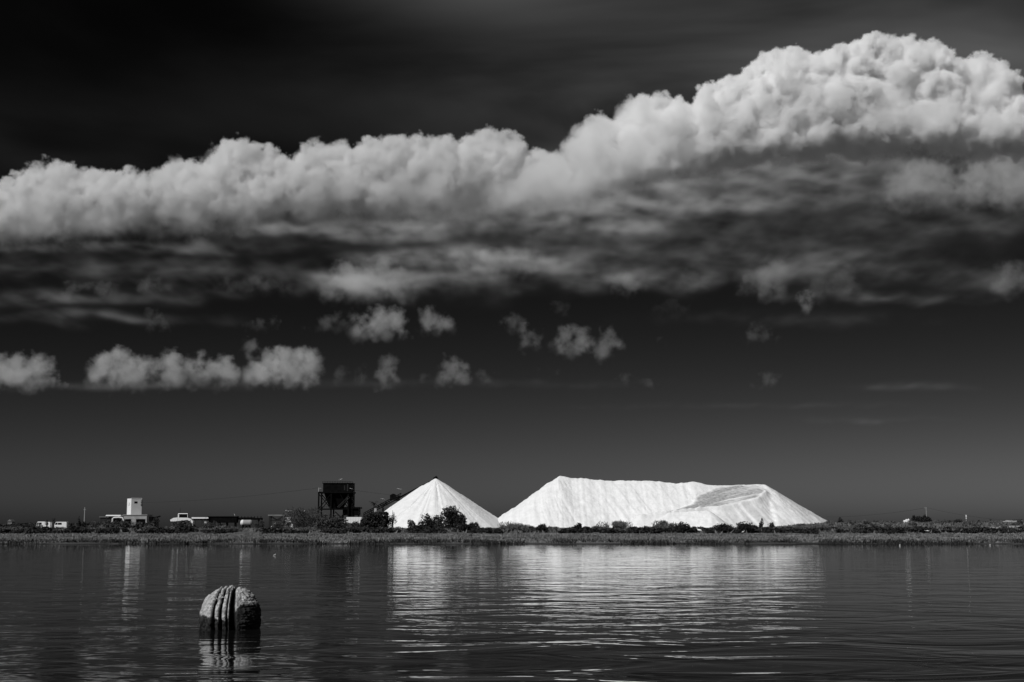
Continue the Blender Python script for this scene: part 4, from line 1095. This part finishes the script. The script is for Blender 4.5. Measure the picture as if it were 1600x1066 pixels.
MB().box(X(543), X(565), -1.4, 1.4, 0, Z(818) - .003).build('plinth', M['pale'], t)
MB().prism([(X(537.5), 0), (X(538.5), Z(811)), (X(541.4), Z(811)), (X(541.4), 0)], -1.3, -.8).build('ladder_frame', M['pale'], t)
t, X, Z = frame_for(497.3, 532, 'utility_pole', 'tall pale pole hard against the left side of the black hopper tower', 'pole')
MB().tube([(0, 0, 0), (0, 0, Z(762))], [.26, .18], 10).build('mast', M['pole'], t)
MB().box(-.1, .9, -.12, .12, Z(763.5), Z(762.7)).build('crossarm', M['pole'], t)

# inclined conveyor rising behind the cone to its tip
def Wp(px, py, D): return at(px, py, D)
t = thing('inclined_conveyor', 'dark lattice conveyor climbing behind the salt cone to its tip', 'conveyor', at(575, 812, 569)); t.location.z = 1.2
O = t.location
def cp(px, py, dy): return at(px, py, 569 + dy) - O
ch = MB()
lo_a, lo_b = (568, 808), (681.5, 747.8)
def along(s, off): return (lo_a[0] + (lo_b[0] - lo_a[0]) * s, lo_a[1] + (lo_b[1] - lo_a[1]) * s - off)
for off, w_ in ((0, .35), (6.0, .3)):
    for dy in (-.9, .9):
        e = 1.0 if off == 0 else .52
        ch.bar(cp(*along(0, off), dy), cp(*along(e, off), dy), w_)
nb = 15
for k in range(nb):
    s0, s1 = .52 * k / nb, .52 * (k + 1) / nb
    for dy in (-.9, .9):
        ch.bar(cp(*along(s0, 0), dy), cp(*along(s1, 6.0), dy), .16)
        if k % 3 == 0: ch.bar(cp(*along(s0, 0), dy), cp(*along(s0, 6.0), dy), .16)
ch.build('truss', M['dark'], t)
MB().bar(cp(*along(0, 3.2), 0), cp(*along(.5, 3.2), 0), 1.3, .3).build('belt', M['darkgrey'], t)
MB().bar(cp(*along(.5, .8), 0), cp(*along(1.0, .2), 0), 1.2, .5).build('upper_boom', M['dark'], t)
hd = MB(); hd.bar(cp(677.6, 749.2, -1.0), cp(683.4, 745.6, -1.0), 1.5, 1.2); hd.build('head_drum', M['dark'], t)
lg = MB()
for s in (.06, .17, .27):
    p = along(s, 0)
    for dx in (-3, 3):
        q = cp(p[0], p[1], 0); lg.bar((q.x, q.y - .8, q.z), (q.x + dx * .4, q.y - 1.4, -.3), .3)
lg.build('leg', M['dark'], t)
dr = MB(); c = cp(614.5, 776.5, -1.0); dr.tube([(c.x, c.y - .5, c.z), (c.x, c.y + .5, c.z)], 1.25, 18); dr.build('drive_wheel', M['dark'], t)
dr = MB()
for p, zt_, w_ in ((610, 773.5, .35), (618.5, 773.2, .3), (623.5, 774.5, .5), (620.8, 776, .7)):
    a = cp(p, 783, -1.0); b_ = cp(p, zt_, -1.0); dr.bar(a, b_, w_)
dr.bar(cp(609, 781, -1.0), cp(625, 775.4, -1.0), .6); dr.build('drive_frame', M['dark'], t)
bx = MB(); a = cp(586.5, 797.5, -1.2); bx.box(a.x - .4, a.x + .5, a.y - .5, a.y + .3, a.z - 1.0, a.z + .8); bx.build('switch_box', M['pole'], t)

# ------------------------------------------------------------------ power lines and poles
def cable(label, a, b_, sag, r=.035):
    a, b_ = Vector(a), Vector(b_); t = thing('power_cable', label, 'cable', a)
    pts = []
    for k in range(25):
        s = k / 24; p = a.lerp(b_, s); p.z -= sag * 4 * s * (1 - s); pts.append(p - a)
    MB().tube(pts, r, 5).build('wire', M['cable'], t)
cable('cable sagging from the far left up to the pole beside the hopper tower', at(160, 786, 640), at(497.3, 762.4, 532), 1.6, .06)
cable('cable running right from the hopper tower to behind the salt cone', at(552, 766, 536), at(730, 783, 640), .6, .05)
t, X, Z = frame_for(1448, 640, 'utility_pole', 'slim pole rising out of the conifer clump on the right skyline', 'pole')
MB().tube([(0, 0, 0), (0, 0, Z(793))], [.2, .14], 8).build('mast', M['pole'], t); MB().box(-.9, .3, -.1, .1, Z(794), Z(793.3)).build('crossarm', M['pole'], t)
cable('cable sagging left from the slim pole in the conifer clump', at(1448, 793.3, 640), at(1290, 808, 700), 1.0, .05)
cable('cable sagging right from the slim pole in the conifer clump', at(1448, 793.3, 640), at(1575, 813, 600), .8, .05)
t, X, Z = frame_for(1510, 440, 'utility_pole', 'short pole with pale insulators on the right bank skyline', 'pole')
MB().tube([(0, 0, 0), (0, 0, Z(805))], [.11, .09], 8).build('mast', M['pole'], t)
ins = MB()
for z_ in (805.6, 807.5, 810): ins.tube([(0, -.25, Z(z_)), (0, .25, Z(z_))], .16, 8)
ins.build('insulator', M['white'], t)
# sand patches on the right bank
for (px, py, wx, D, lab) in ((1580, 824, 46, 300, 'pale bare sand patch at the right edge of the far bank'), (1545, 826, 34, 290, 'narrow pale sand streak left of the larger sand patch'), (1580, 815.5, 40, 420, 'pale sand crest on the skyline at the right edge')):
    c = at(px, py, D); w = wx * D / F
    xs_ = np.linspace(-w / 2, w / 2, 24); ys_ = np.linspace(-4.5, 4.5, 12)
    Xg, Yg = np.meshgrid(xs_, ys_)
    hz = float(at(px, py - 3, D).z)
    zz = (1 - (Xg / (w / 2)) ** 2) * (1 - (Yg / 4.5) ** 2)
    Zg = float(ground_z(c.x, D)) - .3 + np.maximum(.5, hz - float(ground_z(c.x, D)) + .3) * np.clip(zz, 0, 1) ** .6 * (.75 + .4 * fbm(Xg / 1.7 + px, Yg / 2, 91, 3))
    vv = np.stack([Xg, Yg, Zg], -1).reshape(-1, 3); i_ = np.arange(23)[None, :] + np.arange(11)[:, None] * 24
    ff = np.stack([i_, i_ + 1, i_ + 25, i_ + 24], -1).reshape(-1, 4)
    so = np_mesh('sand_bank', vv, ff, M['sand']); so.location = (c.x, D, 0); tag(so, lab, 'sand bank', kind='structure')

# ------------------------------------------------------------------ birds
def gull(label, px, py, D, span, roll=0.0, yaw=0.0, up=.35, cat='gull', name='gull', neck=False):
    t = thing(name, label, cat, at(px, py, D), yaw); t.rotation_euler = (0, roll, yaw)
    s = span / 2
    MB().tube([(0, -.42 * s, .0), (0, -.3 * s, .01 * s), (0, -.1 * s, 0), (0, .15 * s, 0), (0, .42 * s, .02 * s)], [.02 * s, .075 * s, .11 * s, .085 * s, .03 * s], 8).build('body', M['feather'], t, smooth=True)
    for sg in (-1, 1):
        P = [(.05, -.14), (.5, -.2), (1.0, .06), (.55, .1), (.05, .14)]
        vs = []
        for u, w in P:
            z = up * (u if u < .55 else .55 - (u - .55) * .35)
            vs.append((sg * u * s, w * s, z * s))
        vs2 = [(x, y, z - .025 * s) for x, y, z in vs]
        n = len(P)
        MB().add(vs + vs2, [tuple(range(n)), tuple(range(2 * n - 1, n - 1, -1))] + [(i, (i + 1) % n, n + (i + 1) % n, n + i) for i in range(n)]).build('wing', M['feather'], t)
    MB().add([(-.06 * s, .36 * s, .01), (.06 * s, .36 * s, .01), (.12 * s, .6 * s, .01), (-.12 * s, .6 * s, .01), (0, .45 * s, -.02)], [(0, 1, 2, 3), (0, 4, 1), (1, 4, 2), (2, 4, 3), (3, 4, 0)]).build('tail', M['feather'], t)
    if neck:
        MB().tube([(0, -.4 * s, 0), (0, -.55 * s, .1 * s), (0, -.62 * s, .02 * s)], [.05 * s, .045 * s, .02 * s], 6).build('neck', M['feather'], t)
gull('white gull gliding with raised wings above the feathery bush', 451, 799, 300, 1.55, 0, .1, .5)
gull('white gull gliding just above the roof of the black hopper tower', 532.5, 749, 330, 1.15, -.38, .5, .12)
gull('white gull crossing in front of the upper right of the hopper tower', 548.5, 763.5, 330, .95, .25, -.5, .05)
gull('white gull gliding alone left of the salt cone tip', 624, 764, 330, 1.35, .22, -.4, .05)
gull('faint white gull low over the pair of palm trees', 598, 779.5, 420, 1.45, .2, -.4, .05)
gull('small white bird hovering above the dark conveyor gallery', 366.5, 805, 400, .9, 1.1, .6, .3)
gull('white egret flying low along the right bank', 1449, 829.5, 195, 1.15, .25, .5, -.28, 'egret', 'egret', True)
gull('small pale gull left of the black hopper tower above the bush', 475.5, 798.5, 330, .7, -.3, .8, .1)
def sitting_bird(label, px, py, D, L, name='gull', cat='gull', z=None, yaw=1.2):
    p = at(px, py, D); t = thing(name, label, cat, (p.x, D, p.z if z is None else z), yaw)
    MB().tube([(-.5 * L, 0, .16 * L), (-.3 * L, 0, .16 * L), (0, 0, .14 * L), (.28 * L, 0, .17 * L), (.36 * L, 0, .2 * L)], [.03 * L, .12 * L, .18 * L, .12 * L, .04 * L], 10).build('body', M['feather'], t, smooth=True)
    MB().tube([(.26 * L, 0, .2 * L), (.34 * L, 0, .36 * L), (.4 * L, 0, .44 * L), (.48 * L, 0, .43 * L)], [.08 * L, .06 * L, .085 * L, .03 * L], 8).build('head', M['feather'], t, smooth=True)
    MB().tube([(.47 * L, 0, .43 * L), (.6 * L, 0, .41 * L)], [.025 * L, .008 * L], 6).build('bill', M['darkgrey'], t)
sitting_bird('small white gull afloat beyond the buoy, left of the hopper reflection', 429, 867.5, 86, .24, z=-.02)
sitting_bird('tiny white gull afloat near the right shore, the left of two', 1406, 853, 133, .36, z=-.02)
sitting_bird('tiny white gull afloat near the right shore, closest to the right edge', 1547, 852.5, 137, .32, z=-.02)
def egret(label, px, D, h, yaw):
    x = at(px, 818, D).x; t = thing('egret', label, 'egret', (x, D, float(ground_z(x, D)) + .05), yaw)
    MB().tube([(-.45 * h, 0, .42 * h), (-.2 * h, 0, .5 * h), (.1 * h, 0, .55 * h), (.22 * h, 0, .62 * h)], [.03 * h, .14 * h, .13 * h, .05 * h], 8).build('body', M['feather'], t, smooth=True)
    MB().tube([(.2 * h, 0, .6 * h), (.3 * h, 0, .75 * h), (.24 * h, 0, .88 * h), (.32 * h, 0, .95 * h), (.42 * h, 0, .93 * h)], [.05 * h, .035 * h, .03 * h, .045 * h, .015 * h], 8).build('neck', M['feather'], t, smooth=True)
    for sy in (-.05, .05): MB().tube([(0, sy * h, -.02), (.02 * h, sy * h, .45 * h)], .018 * h, 6).build('leg', M['darkgrey'], t)
egret('white egret standing in the scrub below the haul road', 1092, 200, 1.0, 2.6)
egret('small white egret standing in scrub before the right part of the long heap', 1161, 200, .55, .4)
t, X, Z = frame_for(1417, 400, 'white_boulder', 'white lump of waste salt on the skyline left of the conifer clump', 'boulder')
g = np.random.default_rng(4)
for (a, b_, zz, r_) in ((1411, 1416, 815.5, .45), (1414, 1420, 814.6, .6), (1418.5, 1421, 812.6, .35)):
    bm = bmesh.new(); bmesh.ops.create_icosphere(bm, subdivisions=2, radius=1)
    for q in bm.verts: q.co *= 1 + g.normal(0, .08); q.co.x *= (X(b_) - X(a)) / 2; q.co.y *= r_; q.co.z *= r_; q.co += Vector(((X(a) + X(b_)) / 2, 0, Z(zz)))
    me = bpy.data.meshes.new('lump'); bm.to_mesh(me); bm.free(); me.materials.append(M['white']); o = bpy.data.objects.new('lump', me); COL.objects.link(o); o.parent = t
# pale litter on the bank, left of the loader
t, X, Z = frame_for(455, 200, 'driftwood', 'pale driftwood log in the scrub', 'driftwood'); bpy.data.objects.remove(t)
print('objects', round(time.time() - T0, 1))

# ------------------------------------------------------------------ the mooring buoy in the foreground
BD = 23.4
bx_ = at(360, 950, BD).x
buoy = thing('mooring_buoy', 'big weathered round buoy half sunk in the water, dark ropes over its top', 'buoy', (bx_, BD, 0))
BR, BH, BZ = 0.495, 0.50, 0.155       # radius, half height, centre height over the water
GRO = [(-0.40, .058, .11), (-0.135, .046, .10), (0.085, .026, .06), (0.27, .080, .13)]    # grooves: place across the front, half width, depth
def buoy_mesh():
    nu, nv = 300, 150
    th = np.linspace(0, 2 * np.pi, nu, endpoint=False); ph = np.linspace(-0.95, np.pi / 2 - 0.002, nv)
    TH, PH = np.meshgrid(th, ph)
    e = 0.97
    cr = np.sign(np.cos(PH)) * np.abs(np.cos(PH)) ** e; cz = np.sign(np.sin(PH)) * np.abs(np.sin(PH)) ** e
    nx, ny, nz = cr * np.sin(TH), -cr * np.cos(TH), cz
    # sideways place on the front: grooves run over the top, drawing together there
    u = nx / np.maximum(0.35, 1 - 0.42 * np.clip(nz, 0, 1) ** 2.2)
    dep = np.zeros_like(u)
    wob = (fbm(nz * 5 + 3, ny * 3 + 9, 17, 3) - .5) * .05
    for c, w, d in GRO:
        dep = dep + d * np.exp(-np.abs((u - c - wob) / w) ** 3.0)
    dep = dep * (1 - sstep(.1, .6, ny) * .6)
    lump = (fbm(nx * 4 + 20, nz * 4 + ny * 3 + 20, 23, 4) - .5) * .045 + (fbm(nx * 15 + 5, nz * 15 + ny * 9 + 20, 29, 3) - .5) * .022
    top = sstep(.35, .9, nz)
    crust = top * (np.abs(fbm(nx * 7 + 40, ny * 7 + 40, 37, 4) - .5) * .10)
    side = sstep(.3, .7, nx) * (fbm(TH * 3, nz * 22, 43, 3) - .5) * .03
    r = 1 + (lump + crust + side - dep * 1.25) / 0.5
    X_, Y_, Z_ = nx * BR * r, ny * BR * r, BZ + nz * BH * r
    v = np.stack([X_, Y_, Z_], -1).reshape(-1, 3)
    i = (np.arange(nv - 1)[:, None] * nu + np.arange(nu)[None, :]); j = (np.arange(nv - 1)[:, None] * nu + (np.arange(nu)[None, :] + 1) % nu)
    f = np.stack([i, j, j + nu, i + nu], -1).reshape(-1, 4)
    return v, f, np.clip(dep.ravel() / .05, 0, 1)
def buoy_mat():
    m = bpy.data.materials.new('weathered_buoy_shell'); m.use_nodes = True
    n = m.node_tree; b = n.nodes['Principled BSDF']; b.inputs['Roughness'].default_value = .8; b.inputs['Specular IOR Level'].default_value = .25
    tc = n.nodes.new('ShaderNodeTexCoord'); sx = n.nodes.new('ShaderNodeSeparateXYZ'); n.links.new(tc.outputs['Object'], sx.inputs[0])
    def noise(sc_, det, rough=.6):
        q = n.nodes.new('ShaderNodeTexNoise'); q.inputs['Scale'].default_value = sc_; q.inputs['Detail'].default_value = det; q.inputs['Roughness'].default_value = rough
        n.links.new(tc.outputs['Object'], q.inputs['Vector']); return q.outputs['Fac']
    def mth(op, a, b_=None, c=None):
        q = n.nodes.new('ShaderNodeMath'); q.operation = op
        for i, w in enumerate((a, b_, c)):
            if w is None: continue
            if isinstance(w, (int, float)): q.inputs[i].default_value = w
            else: n.links.new(w, q.inputs[i])
        return q.outputs[0]
    def mapr(a, f0, f1, t0, t1, smooth=True):
        q = n.nodes.new('ShaderNodeMapRange'); q.interpolation_type = 'SMOOTHSTEP' if smooth else 'LINEAR'
        n.links.new(a, q.inputs[0])
        for k, w in enumerate((f0, f1, t0, t1)): q.inputs[1 + k].default_value = w
        return q.outputs[0]
    base = mapr(noise(9, 7, .7), .3, .7, .26, .62)
    pits = mapr(noise(34, 4), .34, .5, .35, 1.0)
    base = mth('MULTIPLY', base, pits)
    # wet weed band with a ragged upper edge; the dark tone reaches higher towards the right
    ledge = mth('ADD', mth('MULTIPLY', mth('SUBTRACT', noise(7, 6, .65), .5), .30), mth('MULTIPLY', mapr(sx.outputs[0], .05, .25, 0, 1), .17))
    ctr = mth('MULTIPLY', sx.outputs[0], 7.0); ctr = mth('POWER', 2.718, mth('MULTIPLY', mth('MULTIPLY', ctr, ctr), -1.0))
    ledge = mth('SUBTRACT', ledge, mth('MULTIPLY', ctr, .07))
    weed_dark = mapr(mth('SUBTRACT', sx.outputs[2], ledge), .20, .26, 1, 0)
    cc_ = mth('ADD', mth('MULTIPLY', base, mth('SUBTRACT', 1.0, weed_dark)), mth('MULTIPLY', weed_dark, mapr(noise(22, 5), .3, .7, .006, .040)))
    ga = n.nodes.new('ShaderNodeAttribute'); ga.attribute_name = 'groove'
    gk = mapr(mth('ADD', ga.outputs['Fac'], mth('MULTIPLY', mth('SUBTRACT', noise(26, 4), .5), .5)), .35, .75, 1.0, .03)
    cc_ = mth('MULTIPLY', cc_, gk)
    cc = n.nodes.new('ShaderNodeCombineColor')
    for i in range(3): n.links.new(cc_, cc.inputs[i])
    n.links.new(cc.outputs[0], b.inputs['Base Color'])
    bp = n.nodes.new('ShaderNodeBump'); bp.inputs['Distance'].default_value = .02; n.links.new(noise(30, 6, .7), bp.inputs['Height']); n.links.new(bp.outputs[0], b.inputs['Normal'])
    return m
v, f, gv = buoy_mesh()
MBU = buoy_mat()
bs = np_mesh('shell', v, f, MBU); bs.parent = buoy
bs.data.attributes.new('groove', 'FLOAT', 'POINT').data.foreach_set('value', gv.astype(np.float32))      # shade inside the deep grooves, put into the shell colour
# dark ropes lying in the grooves, run over the top
ROPE = mat('tarred_rope', 0.010, .95, .4, 30, spec=.1, bump=.01)
for c, w, d in GRO:
    pts = []
    for k in range(30):
        p = -0.12 + (2.2 + .12) * k / 29                      # angle from the front waterline over the crown
        cr, sr = math.cos(p), math.sin(p)
        q = abs(cr) ** .97 * (1 if cr > 0 else -1); s_ = abs(sr) ** .97 * (1 if sr > 0 else -1)
        u = c * max(0.35, 1 - 0.42 * max(0, s_) ** 2.2)
        k2 = math.sqrt(max(0.05, 1 - u * u))
        rr = 1 - d * 1.05 / .5
        pts.append((u * BR * rr, -q * BR * k2 * rr, BZ + s_ * BH * k2 * rr))
    rb = MB()
    for s in range(3):
        tw = []
        for k, p in enumerate(pts):
            a = k * 1.15 + s * 2.094; tw.append((p[0] + math.cos(a) * w * BR * .28, p[1] + .2 * math.sin(a) * w * BR, p[2] + math.sin(a) * w * BR * .12))
        rb.tube(tw, w * BR * .34, 7)
    rb.build('rope', ROPE, buoy, smooth=True)
# flaky shell and droppings crusted on the crown
g = np.random.default_rng(12); cr_ = MB()
for k in range(150):
    a = g.uniform(0, 6.28); q = g.uniform(0, .78); nx_, ny_ = q * math.cos(a), q * math.sin(a)
    if any(abs(nx_ / .68 - c) < w * 1.1 for c, w, d in GRO): continue
    zz = BZ + BH * math.sqrt(max(0, 1 - (q ** 2.15))) ** .97 * .985
    s_ = g.uniform(.008, .024)
    p = np.array([nx_ * BR * .99, ny_ * BR * .99, zz])
    vs = [tuple(p + np.array([math.cos(t_) * s_ * g.uniform(.6, 1.3), math.sin(t_) * s_ * g.uniform(.6, 1.3), g.uniform(-.006, .006)])) for t_ in np.arange(6) * 1.047] + [tuple(p + np.array([0, 0, s_ * g.uniform(.4, .9)]))]
    cr_.add(vs, [(i, (i + 1) % 6, 6) for i in range(6)])
cr_.build('crust', mat('pale_crust', .5, .9, .35, 25, bump=.01), buoy)
